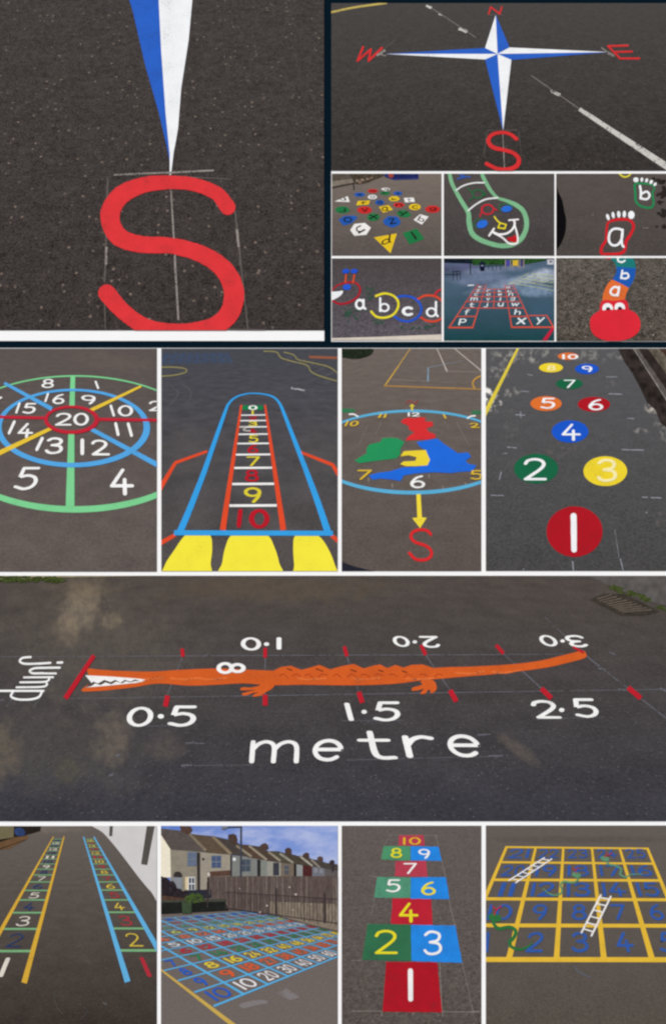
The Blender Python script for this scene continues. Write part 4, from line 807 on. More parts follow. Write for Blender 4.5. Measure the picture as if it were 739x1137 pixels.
# ================================================================== 14 two number tracks
R14 = (-6, 917, 174.3, 1143)
sheet('ground', R14, tarmac('tracks', R14, (60, 53, 48), (104, 96, 90), chip=.9, con=0.3, mott=0.35, specks=0.05, hf=0.10, seed=41, bend=1.2, patches=((60, 921, 40, 5, 0, .5, (126, 116, 108)),)))  # sunlight at the far end is painted in as paler tarmac
use(0, 912, 180, R14)
mk('pavement', blob([(418, 12), (560, 8), (730, 8), (730, 350), (690, 320), (640, 262), (590, 196), (530, 118), (470, 50)], 4), flat((206, 203, 203), .05, 30), None, 1, kind='structure')  # sunlit ground beyond the canopy, its brightness painted as pale colour
PG = flat((84, 80, 76), .12, 60, stretch=(1, 1, .3))
mk('canopy_post', line((509, 10), (506, 66), 15, 14), PG, None, 2, 'thin grey post farther back on the paving painted as sunlit', 'post', 'posts on the paving painted as sunlit')
mk('canopy_post', line((690, 10), (658, 196), 36, 28), PG, None, 2, 'thick grey post standing at the edge of the paving painted as sunlit', 'post', 'posts on the paving painted as sunlit')
bn2 = thing('timber_bench', 'low brown timber bench in the top left corner of the number tracks picture', 'bench', (80, 130))
mk('shadow_gap', poly([(-8, 18), (188, 18), (186, 44), (120, 62), (60, 100), (-8, 100)]), flat((40, 34, 30), .2, 60), bn2, 1).name = 'bench_shadow'  # dark sheet stands in for the shadow at the bench
mk('plank', poly([(-8, 96), (70, 72), (128, 64), (132, 76), (40, 126), (-8, 128)]), flat((104, 78, 54), .2, 60), bn2, 1.6); mk('plank_edge', line((-8, 128), (120, 82), 5, 3), flat((58, 44, 34), .2, 60), bn2, 2.2)
mk('pillar', poly([(30, 18), (66, 18), (64, 72), (-8, 82), (-8, 18)]), flat((112, 104, 78), .15, 50), None, 2, 'pale beige square pillar at the top left behind the number tracks', 'pillar')
mk('blue_bag', blob([(70, 34), (90, 28), (112, 38), (116, 60), (92, 66), (72, 56)]), flat((48, 66, 108), .3, 120), None, 3, 'small blue bag on the ground beside the beige pillar', 'bag')
def fx(y, p, q_): return p[0]+(q_[0]-p[0])*(y-p[1])/(q_[1]-p[1])
GRN = paint((122, 176, 126), .25)
def track(label, A, B, wA, wB, rail, ys, cols, first, slant):
    t = thing('number_track', label, 'number track', ((A[0][0]+B[0][0])/2, 740), 'ladder shaped number tracks')
    mk('rail', line(A[0], A[1], *wA), rail, t, 2); mk('rail', line(B[0], B[1], *wB), rail, t, 2)
    for k, y in enumerate(ys): mk('rung', line((fx(y, *A), y), (fx(y, *B), y), max(2, 11*(y/590.0)**1.2)), GRN, t, 1.4)
    Y = [first]+list(ys)
    for k in range(len(ys)):
        y0, y1 = Y[k+1] if k else ys[0], Y[k]
        y1, y0 = Y[k], Y[k+1]
        xa0, xb0, xa1, xb1 = fx(y0, *A), fx(y0, *B), fx(y1, *A), fx(y1, *B)
        Hc = hom([(xa0, y0), (xb0, y0), (xb1, y1), (xa1, y1)])
        s_ = str(k+1); hw = .2 if len(s_) == 1 else .28
        if k == 0: hw = .055
        w = [Hc(p) for p in ((.5-hw*.9, .24), (.5+hw*.9, .24), (.5+hw*.9, .84), (.5-hw*.9, .84))]
        mk('numeral', text(s_, w, .09 if k < 3 else .12 if k < 8 else .15), cols[k % 2], t, 1.8)
CW, CBl, CR, CYe = paint((222, 216, 204), .2), paint((36, 60, 106), .5), paint((176, 48, 60), .25), paint((216, 190, 70), .2)
track('number track with yellow rails and white and blue numbers', ((-80, 650), (246, 68)), ((112, 735), (294, 68)), (22, 4), (26, 5), paint((214, 170, 60), .15),
      (590, 489, 415, 357, 314, 275, 243, 217, 193, 171, 152, 134, 118, 104, 92, 80), (CW, CBl), 735, 0)
track('number track with light blue rails and red and yellow numbers', ((583, 730), (382, 68)), ((806, 730), (429, 68)), (27, 5), (29, 5), paint((98, 176, 222), .12),
      (587, 487, 413, 357, 312, 275, 243, 217, 193, 171, 152, 134, 118, 104, 92, 80), (CR, CYe), 735, 0)
mk('faint_scratches', curve([(390, 630), (405, 640), (425, 652)], 2, jit=.4)+curve([(350, 575), (368, 565), (384, 578)], 2, jit=.4, lift=.2)+curve([(250, 770), (255, 830), (290, 880)], 1.6, jit=.4, lift=.3)+curve([(360, 830), (400, 860), (370, 900)], 1.6, jit=.4, lift=.3)+line((474, 826), (486, 832), 8, cap=True, lift=.4), paint((96, 94, 92), 1.0, 200), None, 1, 'faint chalk scratches on the dark ground between the two number tracks', 'chalk scratches')

# ================================================================== 15 times table grid before terraced houses
R15 = (178.9, 916.8, 374.7, 1143)
sheet('ground', R15, flat((110, 101, 97), .12, 260), 'structure')
use(0, 0, 739, R15)
C = lambda x, y: (178+x/7.39, 914+y/7.39)
D = lambda x, y: (275+x/7.39, 914+y/7.39)
Af = lambda x, y: (178+x/7.39, 1010+y/7.39)
def sky_mat():
    m, nt, b = nt_new('printed_sky'); pos = N(nt, 'ShaderNodeNewGeometry').outputs['Position']
    mp = N(nt, 'ShaderNodeMapping'); mp.inputs['Scale'].default_value = (1, 1, 2.6); nt.links.new(pos, mp.inputs[0])
    n = noise(nt, mp.outputs[0], 14, 5, .6); sp = N(nt, 'ShaderNodeSeparateXYZ'); nt.links.new(pos, sp.inputs[0])
    x = math_(nt, 'DIVIDE', math_(nt, 'ADD', sp.outputs[0], .38), .39, True)
    c = mixc(nt, x, alb((88, 122, 198)), alb((132, 156, 216)))
    c = mixc(nt, ramp(nt, math_(nt, 'ADD', n, math_(nt, 'MULTIPLY', x, .12)), .40, .85), c, alb((178, 188, 224)))
    nt.links.new(c, b.inputs['Base Color']); return m
mk('sky', box(170, 910, 380, 985), sky_mat(), None, .6, kind='structure')
hp = [(5, 1014), (5, 0)]
# grid homography
pairs = [((0, 0), (236.9, 1118.9)), ((1, 0), (270.7, 1104.7)), ((2, 0), (298.5, 1093)), ((3, 0), (320, 1083.8)), ((4, 0), (338, 1076)), ((0, 1), (215.2, 1102)), ((1, 1), (248.4, 1090.8)), ((2, 1), (275.5, 1080.8)), ((3, 1), (300, 1072.7)),
 ((0, 2), (198.3, 1088.5)), ((1, 2), (229.4, 1079)), ((2, 2), (255.8, 1071.6)), ((0, 3), (184, 1077)), ((1, 3), (211.2, 1069.5)), ((2, 3), (240.2, 1063.5))]*12+[((11, 0), (415, 1044)), ((11, 11), (277, 1012.5)), ((11, 8), (318, 1020))]
HG = fit(pairs)
print('GRID', [tuple(round(v, 1) for v in HG(p)) for p in ((0, 0), (4, 0), (11, 0), (11, 11), (0, 3), (0, 11), (5, 5), (11, 4))])
gm = thing('times_table_marking', 'large painted times table grid with light blue lines and coloured numbers', 'times table grid', (260, 1100))
GB = paint((88, 176, 226), .15, 420, under=(110, 101, 97))
def gline(p, q_, w):
    n = 24; P = [(p[0]+(q_[0]-p[0])*k/n, p[1]+(q_[1]-p[1])*k/n) for k in range(n+1)]
    L_ = []; dx, dy = q_[0]-p[0], q_[1]-p[1]; l = math.hypot(dx, dy); nx, ny = -dy/l*w/2, dx/l*w/2
    pts = []; 
    for x, y in P: pts += [HG((x+nx, y+ny)), HG((x-nx, y-ny))]
    return [(pts, [(2*i, 2*i+1, 2*i+3, 2*i+2) for i in range(n)], [0.0]*len(pts))]
for i in range(1, 12): mk('grid_line', gline((i, 0), (i, 11), .10), GB, gm, 1.6)
for j in range(0, 12): mk('grid_line', gline((0, j), (11, j), .09), GB, gm, 2.2)
rowc = {0: (230, 226, 228), 1: (212, 92, 52), 2: (220, 196, 66), 3: (48, 122, 84), 4: (170, 52, 70), 5: (196, 204, 212), 6: (196, 104, 78), 7: (174, 182, 100), 8: (84, 136, 118), 9: (148, 96, 116)}
allc = []
for j in range(11):
    for i in range(11):
        cols_ = (40, 92, 190) if i == 0 or j == 10 else rowc[j]
        r = 10-j
        s_ = (str(r) if r else None) if i == 0 else (str(i) if j == 10 else str(r*i))
        if not s_: continue
        hw = .14 if len(s_) == 1 else .3 if len(s_) == 2 else .38
        w = [HG(p) for p in ((i+.5-hw, j+.86), (i+.5+hw, j+.86), (i+.5+hw, j+.16), (i+.5-hw, j+.16))]
        if i > 0 and len(s_) == 1: w = [HG(p) for p in ((i+.28, j+.84), (i+.72, j+.84), (i+.72, j+.18), (i+.28, j+.18))]
        cx = sum(p[0] for p in w)/4; cy = sum(p[1] for p in w)/4
        if not (180 < cx < 374): continue
        allc.append((abs((w[1][0]-w[3][0])*(w[1][1]-w[3][1]))+.01, s_, w, cols_, j, i))
allc.sort(key=lambda a: -a[0])
rest = {}
for k, (ar_, s_, w, c_, j, i) in enumerate(allc):
    t_ = .14 if j < 1 else .2
    if c_ == (38, 132, 80) or c_ == (190, 42, 62) or (c_[0] == 224 and i > 1): t_ = .34
    sh = text(s_, w, t_, gap=.2)
    if k < 96: mk('numeral', sh, paint(c_, .15, 420, under=(110, 101, 97)), gm, 3)
    else: rest.setdefault(c_, []).extend(sh)
for c_, sh in rest.items():
    mk('distant_numerals', sh, paint(c_, .15, 420, under=(110, 101, 97)), gm, 3, kind='stuff')
mk('yellow_line', line(Af(-20, 470), Af(620, 960), 1.8, 5), paint((200, 168, 84), .25), None, 3, 'straight yellow painted line along the left side of the times table grid', 'painted line')
mk('worn_patch', blob([(266, 1115), (278, 1111), (292, 1110), (298, 1113), (284, 1116), (270, 1119)])+poly([(306, 1102), (318, 1097), (333, 1107), (322, 1110)], .1), paint((128, 122, 122), 1.0, 200, under=(110, 101, 97)), None, 1, 'pale worn scuffs on the tarmac in front of the times table grid', 'scuff marks')
# houses, left to right
def wall_mat(c_): return flat(c_, .10, 90)
WB = (146, 134, 112)
def P(f, *pts): return poly([f(*p) for p in pts])
hs = []
def house(label, at): t = thing('terraced_house', label, 'house', at, 'row of terraced houses'); return t
def win(parent, f, x0, y0, x1, y1, fr=(196, 198, 200), gl_=(92, 102, 124), bars=1, lay=4):
    w = mk('window', P(f, (x0, y0), (x1, y0), (x1, y1), (x0, y1)), flat(fr, .05), parent, lay)
    n = bars+1; m = 5; hh = (y1-y0)/2
    for a in range(n):
        for b_ in range(2):
            xa = x0+m+(x1-x0-m)*a/n; xb = x0+(x1-x0-m)*(a+1)/n
            mk('pane', P(f, (xa, y0+m+b_*hh), (xb, y0+m+b_*hh), (xb, y0+hh-2+b_*hh), (xa, y0+hh-2+b_*hh)), flat(gl_, .2, 160), w, lay+.6)
RFm = (84, 74, 66)
def roofm(c_): return flat(c_, .25, 130, stretch=(1, 1, 3))
h = house('end terraced house with a cream side gable and a bright small lower window', C(200, 600))
mk('gable_wall', P(C, (-20, 70), (10, 90), (82, 182), (88, 442), (-20, 442)), flat((236, 228, 206), .06, 60, stretch=(1, 1, 6)), h, 2.2)
mk('wall', P(C, (80, 205), (345, 232), (345, 620), (88, 620)), wall_mat((140, 133, 118)), h, 2)
rf = mk('roof', P(C, (-20, 22), (10, 42), (180, 60), (232, 84), (372, 236), (86, 214), (10, 98), (-20, 76)), roofm((88, 80, 76)), h, 3)
mk('chimney', P(C, (162, 20), (250, 24), (266, 52), (252, 76), (225, 94), (170, 64)), flat((84, 64, 56), .3, 200), rf, 3.6)
win(h, C, 222, 232, 300, 350, (118, 122, 126), (98, 110, 134)); win(h, C, 230, 440, 286, 545, (232, 234, 236), (80, 84, 92), 1, 4)
mk('bay_panel', P(C, (206, 440), (230, 440), (230, 548), (206, 540)), flat((216, 198, 160), .05), h, 4)
mk('door_arch', blob([C(112, 440), C(118, 404), C(146, 394), C(172, 406), C(178, 440)]), flat((56, 50, 50), .1), h, 4)
mk('door', P(C, (100, 440), (180, 444), (180, 560), (100, 545)), flat((132, 136, 142), .1), h, 4.4)
mk('drainpipe', P(C, (300, 238), (326, 240), (326, 600), (306, 600)), flat((56, 52, 52), .1), h, 5)
h = house('beige terraced house second from the left with a small round wall plate', C(450, 430))
mk('wall', P(C, (340, 236), (582, 258), (582, 440), (400, 600), (330, 620), (330, 238)), wall_mat((154, 146, 132)), h, 2.4)
rf = mk('roof', P(C, (236, 82), (300, 92), (430, 104), (585, 256), (376, 240)), roofm((92, 78, 64)), h, 3.2)
mk('parapet', line(C(240, 84), C(374, 222), 2.6, 3.2), flat((128, 116, 98), .2, 100), rf, 4.2)
win(h, C, 418, 262, 502, 364, (124, 132, 136), (72, 86, 118))
mk('wall_plate', blob([C(345, 285), C(360, 284), C(364, 300), C(346, 302)]), flat((60, 50, 44), .1), h, 4)
mk('door', P(C, (386, 440), (420, 440), (420, 560), (386, 560)), flat((58, 50, 50), .1), h, 4)
mk('porch_roof', P(C, (380, 396), (575, 384), (585, 428), (400, 432)), flat((90, 66, 56), .2, 150), h, 4)
mk('porch_lamp', blob([C(386, 404), C(402, 400), C(410, 424), C(396, 436)]), flat((196, 190, 180), .05), h, 5)
h = house('grey green terraced house third from the left beside the lamp post', C(680, 430))
mk('wall', P(C, (582, 262), (800, 282), (800, 440), (582, 440)), wall_mat((126, 128, 124)), h, 2.2)
rf = mk('roof', P(C, (436, 104), (540, 128), (640, 160), (760, 276), (584, 258)), roofm((74, 66, 62)), h, 3.4)
mk('chimney', P(C, (556, 94), (600, 84), (622, 96), (634, 132), (626, 162), (590, 168), (574, 138), (556, 130)), flat((76, 60, 54), .3, 200), rf, 4)
mk('parapet', line(C(430, 106), C(582, 252), 3, 3.4), flat((134, 120, 98), .2, 100), rf, 4.6)
win(h, C, 664, 292, 740, 392, (104, 108, 112), (70, 80, 92)); mk('alarm_box', blob([C(596, 284), C(618, 284), C(618, 304), C(598, 304)]), flat((222, 224, 226), .03), h, 4)
mk('drainpipe', P(C, (574, 262), (588, 262), (588, 430), (574, 430)), flat((54, 52, 54), .1), h, 4.6)
h = house('pale grey terraced house behind the lamp post arm with a dark drainpipe', D(90, 430))
mk('wall', P(D, (80, 290), (165, 306), (165, 440), (80, 440)), wall_mat((128, 132, 124)), h, 2)
rf = mk('roof', P(D, (-62, 172), (10, 176), (60, 196), (165, 304), (60, 288), (0, 278)), roofm((84, 66, 56)), h, 3.6)
mk('parapet', line(D(-92, 182), D(32, 272), 2.4, 2.6), flat((142, 132, 112), .2, 100), rf, 4.8); mk('drainpipe', P(D, (78, 296), (104, 298), (104, 440), (78, 440)), flat((44, 44, 46), .1), h, 4.6)
h = house('beige terraced house with a tall dark bay window, mid row', D(215, 430))
mk('wall', P(D, (160, 308), (272, 320), (272, 440), (160, 440)), wall_mat((150, 148, 138)), h, 2.2)
rf = mk('roof', P(D, (14, 178), (100, 190), (170, 228), (274, 320), (158, 306)), roofm((76, 64, 56)), h, 3.8)
mk('chimney', P(D, (98, 186), (118, 168), (146, 160), (168, 180), (170, 214), (140, 212), (110, 206)), flat((80, 62, 56), .3, 200), rf, 4.4); mk('parapet', line(D(12, 184), D(156, 298), 2.2, 2.6), flat((150, 140, 122), .2, 100), rf, 5)
win(h, D, 208, 322, 256, 425, (70, 66, 66), (54, 58, 70), 1)
h = house('brown terraced house with grey windows in the middle of the row', D(320, 430))
mk('wall', P(D, (268, 320), (384, 332), (384, 440), (268, 440)), wall_mat((116, 104, 90)), h, 2)
rf = mk('roof', P(D, (176, 226), (250, 228), (300, 242), (386, 334), (272, 320)), roofm((78, 74, 60)), h, 4)
mk('parapet', line(D(170, 232), D(268, 308), 2.2, 2.4), flat((146, 138, 120), .2, 100), rf, 5.2); win(h, D, 296, 340, 340, 418, (120, 116, 112), (70, 74, 86))
mk('drainpipe', P(D, (378, 332), (398, 336), (398, 440), (378, 440)), flat((44, 38, 38), .1), h, 4.6)
h = house('terraced house with a white upper wall and a dark red neighbouring bay', D(450, 430))
mk('wall', P(D, (396, 334), (454, 340), (454, 440), (396, 440)), wall_mat((142, 146, 144)), h, 2.3); mk('red_bay', P(D, (450, 340), (528, 350), (528, 440), (450, 440)), wall_mat((76, 40, 40)), h, 2.6)
rf = mk('roof', P(D, (262, 240), (330, 246), (400, 262), (440, 276), (530, 352), (384, 332)), roofm((72, 66, 56)), h, 4.2)
mk('chimney', P(D, (305, 212), (332, 196), (356, 210), (360, 250), (330, 262), (306, 244)), flat((78, 60, 54), .3, 200), rf, 4.8); mk('parapet', line(D(262, 246), D(374, 324), 2.2, 2.4), flat((146, 140, 128), .2, 100), rf, 5.4)
h = house('pale blue grey terraced house near the far end of the row', D(580, 430))
mk('wall', P(D, (526, 350), (632, 366), (632, 440), (526, 440)), wall_mat((112, 114, 124)), h, 2)
rf = mk('roof', P(D, (420, 262), (470, 272), (540, 296), (634, 368), (528, 352)), roofm((76, 70, 62)), h, 4.4)
mk('chimney', P(D, (450, 256), (476, 238), (500, 244), (504, 284), (480, 290), (452, 272)), flat((78, 60, 56), .3, 200), rf, 5); mk('parapet', line(D(430, 270), D(530, 348), 2, 2.2), flat((160, 154, 142), .2, 100), rf, 5.6)
win(h, D, 548, 366, 570, 408, (150, 150, 156), (90, 94, 108), 1); win(h, D, 592, 372, 614, 412, (150, 150, 156), (90, 94, 108), 1)
h = house('smallest farthest terraced house at the right edge', D(690, 430))
mk('wall', P(D, (630, 366), (760, 384), (760, 440), (630, 440)), wall_mat((94, 88, 88)), h, 2.2)
rf = mk('roof', P(D, (510, 292), (560, 298), (640, 322), (760, 340), (760, 388), (632, 368)), roofm((74, 68, 62)), h, 4.6)
mk('chimney', P(D, (568, 280), (590, 268), (614, 276), (616, 308), (592, 314), (570, 300)), flat((84, 68, 62), .3, 200), rf, 5.2)
mk('chimney', P(D, (668, 312), (688, 298), (708, 304), (712, 370), (690, 404), (684, 340), (670, 336)), flat((60, 52, 54), .3, 200), rf, 5.2)
mk('parapet', line(D(520, 296), D(592, 362), 1.8, 2), flat((140, 132, 120), .2, 100), rf, 5.8)
lp = thing('street_lamp', 'tall thin street lamp with an arm reaching left above the roofs', 'street lamp', C(662, 440))
LM = flat((66, 70, 82), .1); mk('post', line(C(662, 20), C(660, 440), 1.7, 2.0), LM, lp, 7); mk('arm', line(C(664, 26), C(545, 30), 1.2), LM, lp, 7.5); mk('lamp_head', blob([C(500, 34), C(520, 26), C(552, 26), C(550, 36), C(520, 48), C(503, 44)]), flat((120, 122, 122), .1), lp, 8)
# fences and garden
fn = thing('timber_fence', 'tall brown close boarded fence in front of the terraced houses', 'fence', D(200, 740))
FM = flat((92, 80, 76), .35, 140, stretch=(2.2, 1, .5))
mk('fence_panel', P(C, (400, 434), (720, 432), (1456, 432), (1456, 890), (1200, 830), (900, 742), (530, 700), (420, 610)), FM, fn, 6)
for k in range(48):
    x = 408+k*22; yb = 600+max(0, (x-420))*.9 if x < 530 else 700+(x-530)*.18
    mk('fence_board', line(C(x, 436+random.uniform(-4, 6)), C(x+random.uniform(-3, 3), yb-12), random.uniform(.4, .9)), flat(random.choice(((84, 70, 66), (118, 104, 96), (96, 80, 76), (132, 120, 110))), .3, 160), fn, 6.6)
mk('pale_gap', P(C, (900, 640), (1456, 660), (1456, 880), (1200, 820), (900, 735)), flat((128, 116, 102), .5, 160, stretch=(3, 1, .4)), fn, 6.8)
for k in range(26):
    x, y = random.uniform(560, 1440), random.uniform(440, 760); r = random.uniform(5, 12)
    if k < 7: mk('blossom', blob([C(x-r, y), C(x, y-r*.8), C(x+r, y), C(x, y+r)]), flat((186, 176, 166), .1), None, 9, 'small pale blossom showing against the brown fence', 'blossom', 'pale blossoms on the fence')
ml = thing('metal_railing', 'dark metal railing with upright bars and thick posts beside the times table grid', 'railing', D(430, 780))
RM = flat((66, 56, 56), .1)
for x, y0, y1, w in ((232, 530, 756, 2.6), (628, 570, 818, 2.2), (-330, 480, 690, 1.2)): mk('railing_post', line(D(x, y0), D(x+2, y1), w), RM, ml, 9)
mk('rail', line(D(-190, 560), D(745, 620), .7, .9), RM, ml, 8); mk('rail', line(D(-190, 690), D(745, 820), .8, 1.1), RM, ml, 8.3)
for k in range(36):
    x = -180+k*25.6; mk('railing_bar', line(D(x, 560+(x+190)*.064), D(x+1, 690+(x+190)*.14), .55), RM, ml, 7.6)
mk('tarmac_strip', P(C, (-20, 735), (560, 712), (900, 742), (1200, 830), (1470, 900), (1470, 960), (700, 800), (-20, 960)), flat((110, 100, 94), .08, 160), None, .9, kind='structure').name = 'path'
lw = thing('garden_wall', 'low dark mossy garden wall with a pale green pillar in front of the first house', 'wall', C(270, 740))
mk('wall_face', P(C, (-20, 640), (530, 632), (560, 712), (-20, 742)), flat((32, 34, 32), .3, 120), lw, 6.8); mk('coping', P(C, (-20, 630), (540, 618), (545, 640), (-20, 648)), flat((66, 68, 60), .2, 120), lw, 7.4)
mk('pillar', P(C, (178, 640), (258, 640), (258, 735), (182, 738)), flat((62, 76, 56), .2, 120), lw, 8)
mk('dark_hedge', blob([C(-20, 446), C(30, 440), C(62, 452), C(86, 476), C(104, 470), C(128, 500), C(140, 530), C(168, 536), C(186, 556), C(215, 552), C(218, 628), C(-20, 640)]), flat((44, 38, 42), .8, 190), None, 6.2, 'very dark hedge at the left edge below the cream gable', 'hedge')
mk('dark_hedge', P(C, (212, 548), (420, 540), (424, 606), (212, 622)), flat((44, 44, 54), .3, 160), None, 5.8, 'dark grey low hedge under the second house', 'hedge')
lfm = []
for k in range(90):
    a = random.uniform(0, 6.28); r = math.sqrt(random.random()); lfm += ell(*C(285+r*80*math.cos(a), 612+r*38*math.sin(a)-(10 if r < .5 else 0)), random.uniform(.7, 1.8), random.uniform(.5, 1.1), random.uniform(-60, 60), 6, .3)
for k, sh in enumerate(lfm): sh[2][:] = [.01*k]*len(sh[2])
sb = thing('shrub', 'bright green shrub growing behind the low garden wall', 'shrub', C(285, 640))
mk('foliage', lfm, flat((70, 90, 44), .5, 160), sb, 8); mk('stem', line(C(285, 600), C(285, 640), .8), flat((60, 50, 36), .1), sb, 7.6)
mk('brick_pile', P(C, (15, 590), (130, 604), (210, 612), (200, 640), (15, 640)), flat((84, 62, 52), .4, 150), None, 6.9, 'reddish brown strip of rubble at the foot of the dark hedge', 'rubble')

# ================================================================== 16 solid hopscotch
R16 = (379.1, 916.6, 533.8, 1143)
sheet('ground', R16, tarmac('hopscotch', R16, (88, 80, 76), (100, 92, 88), chip=1.3, con=0.6, mott=0.16, specks=0.12, hf=0.6, seed=47))
use(376, 912, 165, R16)
hc = thing('hopscotch_marking', 'solid hopscotch of red, green and blue blocks numbered 1 to 10', 'hopscotch', (362, 948))
hk = dict(wear=.35, grain=330, vary=.2)
R_, G_, B_, RP, GP = (174, 26, 40), (52, 112, 78), (40, 136, 226), (182, 64, 82), (84, 150, 120)
YN, WN = paint((232, 220, 44), .12), paint((244, 242, 240), .12)
for k, (c_, pts, s_, w, t_, m_) in enumerate((
  (R_, [(235, 697), (488, 700), (512, 948), (217, 945)], '1', None, 0, WN),
  (G_, [(142, 508), (357, 512), (360, 692), (116, 688)], '2', (178, 538, 292, 658), .11, YN),
  (B_, [(357, 513), (578, 517), (612, 702), (360, 693)], '3', (420, 541, 512, 664), .11, WN),
  ((188, 38, 54), [(268, 380), (458, 384), (466, 514), (257, 508)], '4', [(304, 403), (388, 403), (398, 502), (294, 502)], .13, YN),
  (GP, [(190, 275), (357, 278), (357, 380), (174, 378)], '5', (234, 287, 306, 351), .13, WN),
  (B_, [(357, 278), (530, 275), (550, 386), (357, 383)], '6', (408, 298, 481, 366), .14, YN),
  (RP, [(282, 197), (432, 195), (440, 274), (277, 272)], '7', (320, 206, 387, 260), .13, WN),
  ((78, 148, 108), [(222, 122), (355, 122), (355, 194), (210, 188)], '8', (257, 131, 314, 180), .15, YN),
  (B_, [(357, 122), (495, 125), (510, 195), (357, 194)], '9', [(392, 136), (450, 136), (456, 184), (398, 184)], .14, WN),
  (RP, [(298, 68), (420, 68), (426, 120), (295, 120)], '10', (318, 78, 407, 115), .16, paint((226, 176, 50), .15)))):
    b_ = mk('block', poly([(a[0]+(c2[0]-a[0])*u/12+random.uniform(-1.3, 1.3), a[1]+(c2[1]-a[1])*u/12+random.uniform(-1.3, 1.3)) for a, c2 in zip(pts, pts[1:]+pts[:1]) for u in range(12)]), paint(c_, **hk), hc, 1+.2*(k % 3))
    mk('numeral', line((355, 742), (356, 882), 25, 24, cap=True) if s_ == '1' else text(s_, w, t_), m_, b_, 3)
ch = thing('chalk_guide', 'thin chalk construction lines round the solid hopscotch', 'chalk lines', (400, 950))
for a, b_, w in (((62, 942), (700, 946), 3), ((213, 946), (212, 968), 3), ((368, 946), (368, 964), 3), ((514, 948), (516, 970), 3), ((116, 690), (60, 690), 2), ((500, 700), (512, 948), 3), ((612, 702), (668, 952), 2), ((545, 390), (575, 514), 2.4), ((510, 195), (530, 275), 2), ((178, 380), (160, 470), 2), ((480, 70), (496, 124), 2), ((222, 120), (260, 68), 1.6), ((240, 66), (490, 68), 1.6), ((130, 512), (150, 508), 3), ((560, 520), (580, 516), 3), ((640, 946), (700, 940), 2), ((150, 270), (192, 275), 2)):
    mk('chalk_line', line(a, b_, w, jit=.35), paint((142, 134, 128), .9, 240), ch, .8)

# ================================================================== 17 snakes and ladders grid
R17 = (538.8, 916.4, 745, 1143)
sheet('ground', R17, tarmac('snakes', R17, (86, 79, 72), (100, 93, 88), chip=.9, con=0.24, mott=0.16, specks=0.04, hf=0.35, seed=53, patches=((640, 932, 120, 5, 0, .3, (70, 62, 58)),)))
use(536, 912, 203, R17)
sg = thing('snakes_and_ladders_grid', 'yellow lined grid of twenty five squares with blue numbers', 'grid marking', (380, 560))
Y7 = paint((228, 186, 60), .12, 360)
hl = [(103, 92, 668, 7), (164, 66, 692, 8), (235, 38, 720, 10), (312, 4, 745, 12), (419, -10, 745, 15), (557, -10, 745, 20)]
hr = [109, 170, 238, 316, 421, 558]
for (y, xa, xb, w), y2 in zip(hl, hr): mk('grid_line', line((xa, y), (xb, y2), w), Y7, sg, 1)
for p, q_, w, w2 in (((95, 100), (-40, 420), 10, 18), ((212, 103), (102, 560), 9, 24), ((323, 104), (295, 560), 9, 23), ((438, 106), (487, 560), 9, 24), ((550, 107), (682, 560), 9, 24), ((662, 108), (790, 420), 10, 18)): mk('grid_line', line(p, q_, w, w2), Y7, sg, 1.6)
B7 = paint((52, 92, 168), .45, 360)
vx = lambda k, y: (95+(y-100)*-.42, 212-(y-103)*.2407, 323-(y-104)*.0614, 438+(y-106)*.1079, 550+(y-107)*.2914, 662+(y-108)*.41)[k]
rows = [(110, 148, '21 22 23 24 25'), (176, 220, '20 19 18 17 16'), (246, 302, '11 12 13 14 15'), (334, 398, '10 9 8 7 6'), (446, 528, '1 2 3 4 5')]
for y0, y1, ns in rows:
    for k, s_ in enumerate(ns.split()):
        xs = [vx(k, y0), vx(k+1, y0), vx(k+1, y1), vx(k, y1)]; 
        hwid = .33 if len(s_) == 2 else (.05 if s_ == '1' else .19)
        if s_ == '11': hwid = .2
        f = lambda a, b_, u: a+(b_-a)*u
        w = [(f(xs[0], xs[1], .5-hwid), y0), (f(xs[0], xs[1], .5+hwid), y0), (f(xs[3], xs[2], .5+hwid), y1), (f(xs[3], xs[2], .5-hwid), y1)]
        if s_ == '1': w = [(12, y0), (26, y0), (20, y1), (6, y1)]
        if s_ == '5': w = [(706, y0), (770, y0), (780, y1), (712, y1)]
        if s_ == '10': w = [(26, y0), (122, y0), (112, y1), (12, y1)]
        mk('numeral', text(s_, w, .15, gap=.22), B7, sg, 2.2)
WL = paint((238, 236, 234), .1)
def ladder(label, a0, a1, b0, b1, n, w):
    t = thing('ladder_marking', label, 'ladder marking', a0, 'white painted ladders')
    mk('rail', line(a0, a1, w, cap=True), WL, t, 4); mk('rail', line(b0, b1, w, cap=True), WL, t, 4)
    for k in range(n):
        u = (k+.6)/n; mk('rung', line((a0[0]+(a1[0]-a0[0])*u, a0[1]+(a1[1]-a0[1])*u), (b0[0]+(b1[0]-b0[0])*u, b0[1]+(b1[1]-b0[1])*u), w*.75), WL, t, 4.6)
ladder('white painted ladder slanting from square 20 up to square 22', (103, 238), (246, 146), (131, 247), (276, 151), 7, 5)
ladder('white painted ladder climbing from square 3 to square 14', (396, 448), (474, 296), (436, 461), (514, 303), 6, 7)
def snake(label, head, pts, ws, c_, tongue, hr_, lay):
    t = thing('snake_marking', label, 'snake marking', pts[-1], 'green painted snakes')
    mk('body', curve(pts, ws, jit=.12), paint(c_, .35, 300, vary=.25), t, lay); mk('head', ell(head[0], head[1], hr_, hr_*.55, 12, 24, .03), paint(c_, .3, 300, vary=.2), t, lay+1)
    x, y = tongue; mk('tongue', bent([(head[0]-2, head[1]-hr_*.4), (x, y)], hr_*.16)+bent([(x-hr_*.5, y-hr_*.5), (x, y), (x+hr_*.7, y-hr_*.5)], hr_*.18, lift=.15), paint((178, 44, 58), .2), t, lay+2)
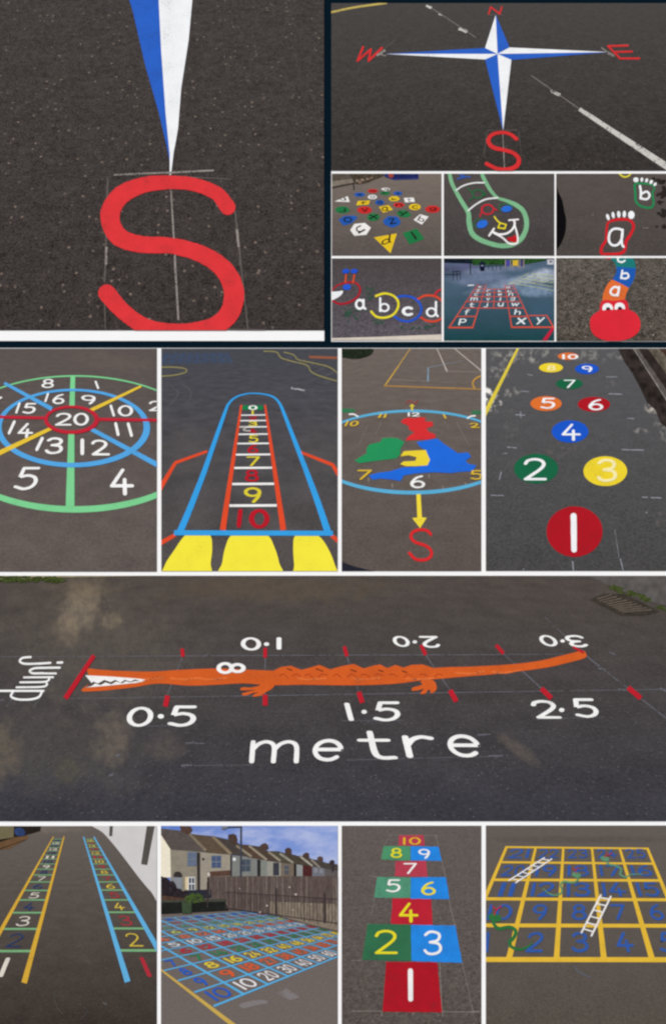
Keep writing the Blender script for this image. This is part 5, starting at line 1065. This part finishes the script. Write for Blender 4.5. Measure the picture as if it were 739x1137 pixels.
snake('dark green snake winding from square 10 down to square 2', (46, 388), [(44, 394), (42, 412), (62, 432), (104, 426), (130, 440), (124, 466), (108, 484), (112, 504), (144, 516), (178, 506), (198, 490)], [12, 14, 14, 13, 14, 15, 15, 13, 11, 8, 4], (50, 116, 64), (52, 356), 28, 3)
snake('pale green snake winding from square 18 down to square 12', (376, 216), [(378, 222), (380, 238), (360, 246), (326, 242), (312, 256), (318, 282), (300, 296), (268, 292), (240, 270)], [7, 8, 8, 8, 8, 8, 7, 5, 3], (96, 146, 108), (370, 196), 19, 3)
snake('pale green snake winding from square 24 down to square 16', (490, 150), [(494, 156), (506, 172), (534, 178), (556, 192), (552, 212), (574, 224), (596, 214), (640, 212)], [7, 8, 8, 8, 8, 7, 5, 3], (96, 146, 116), (504, 136), 19, 3)
mk('faint_mark', curve([(366, 584), (384, 606), (430, 630)], 4, jit=.4), paint((92, 98, 110), .9, 220), None, 1, 'faint bluish scuff below the middle of the yellow grid', 'scuff mark')

# ================================================================== the place round the board, camera and light
bm = bmesh.new(); bmesh.ops.create_grid(bm, x_segments=1, y_segments=1, size=400)
me = bpy.data.meshes.new('ground'); bm.to_mesh(me); bm.free()
g = bpy.data.objects.new('ground', me); COL.objects.link(g); g['kind'] = 'structure'; me.materials.append(flat((78, 72, 70), .2, 90))
cam = bpy.data.cameras.new('camera'); co = bpy.data.objects.new('camera', cam); COL.objects.link(co)
cam.lens = 50; cam.sensor_fit = 'VERTICAL'; cam.sensor_height = 24; cam.clip_end = 1500
co.location = (0, -(1137*S*50/24), ZC); co.rotation_euler = (math.radians(90), 0, 0); sc.camera = co
EL, AZ = math.radians(42), math.radians(28)      # sun in front of the board, up and to the left
sd_ = Vector((-math.sin(AZ)*math.cos(EL), -math.cos(AZ)*math.cos(EL), math.sin(EL)))
sun = bpy.data.lights.new('sun', 'SUN'); sun.energy = 3.6; sun.angle = math.radians(.5); sun.color = (1, .955, .9)
so = bpy.data.objects.new('sun', sun); COL.objects.link(so); so.rotation_euler = (-sd_).to_track_quat('-Z', 'Y').to_euler(); so.location = (-3, -6, 6)
w = bpy.data.worlds.new('World'); sc.world = w; w.use_nodes = True; nt = w.node_tree
bgd = nt.nodes['Background']; sk = nt.nodes.new('ShaderNodeTexSky'); sk.sky_type = 'NISHITA'; sk.sun_disc = False
sk.sun_elevation = EL; sk.sun_rotation = math.pi+AZ
nt.links.new(sk.outputs[0], bgd.inputs[0]); bgd.inputs[1].default_value = .09
sc.view_settings.view_transform = 'Standard'; sc.view_settings.look = 'None'; sc.view_settings.exposure = EXPO; sc.view_settings.gamma = 1
try: sc.cycles.filter_width = 2.4
except Exception: pass
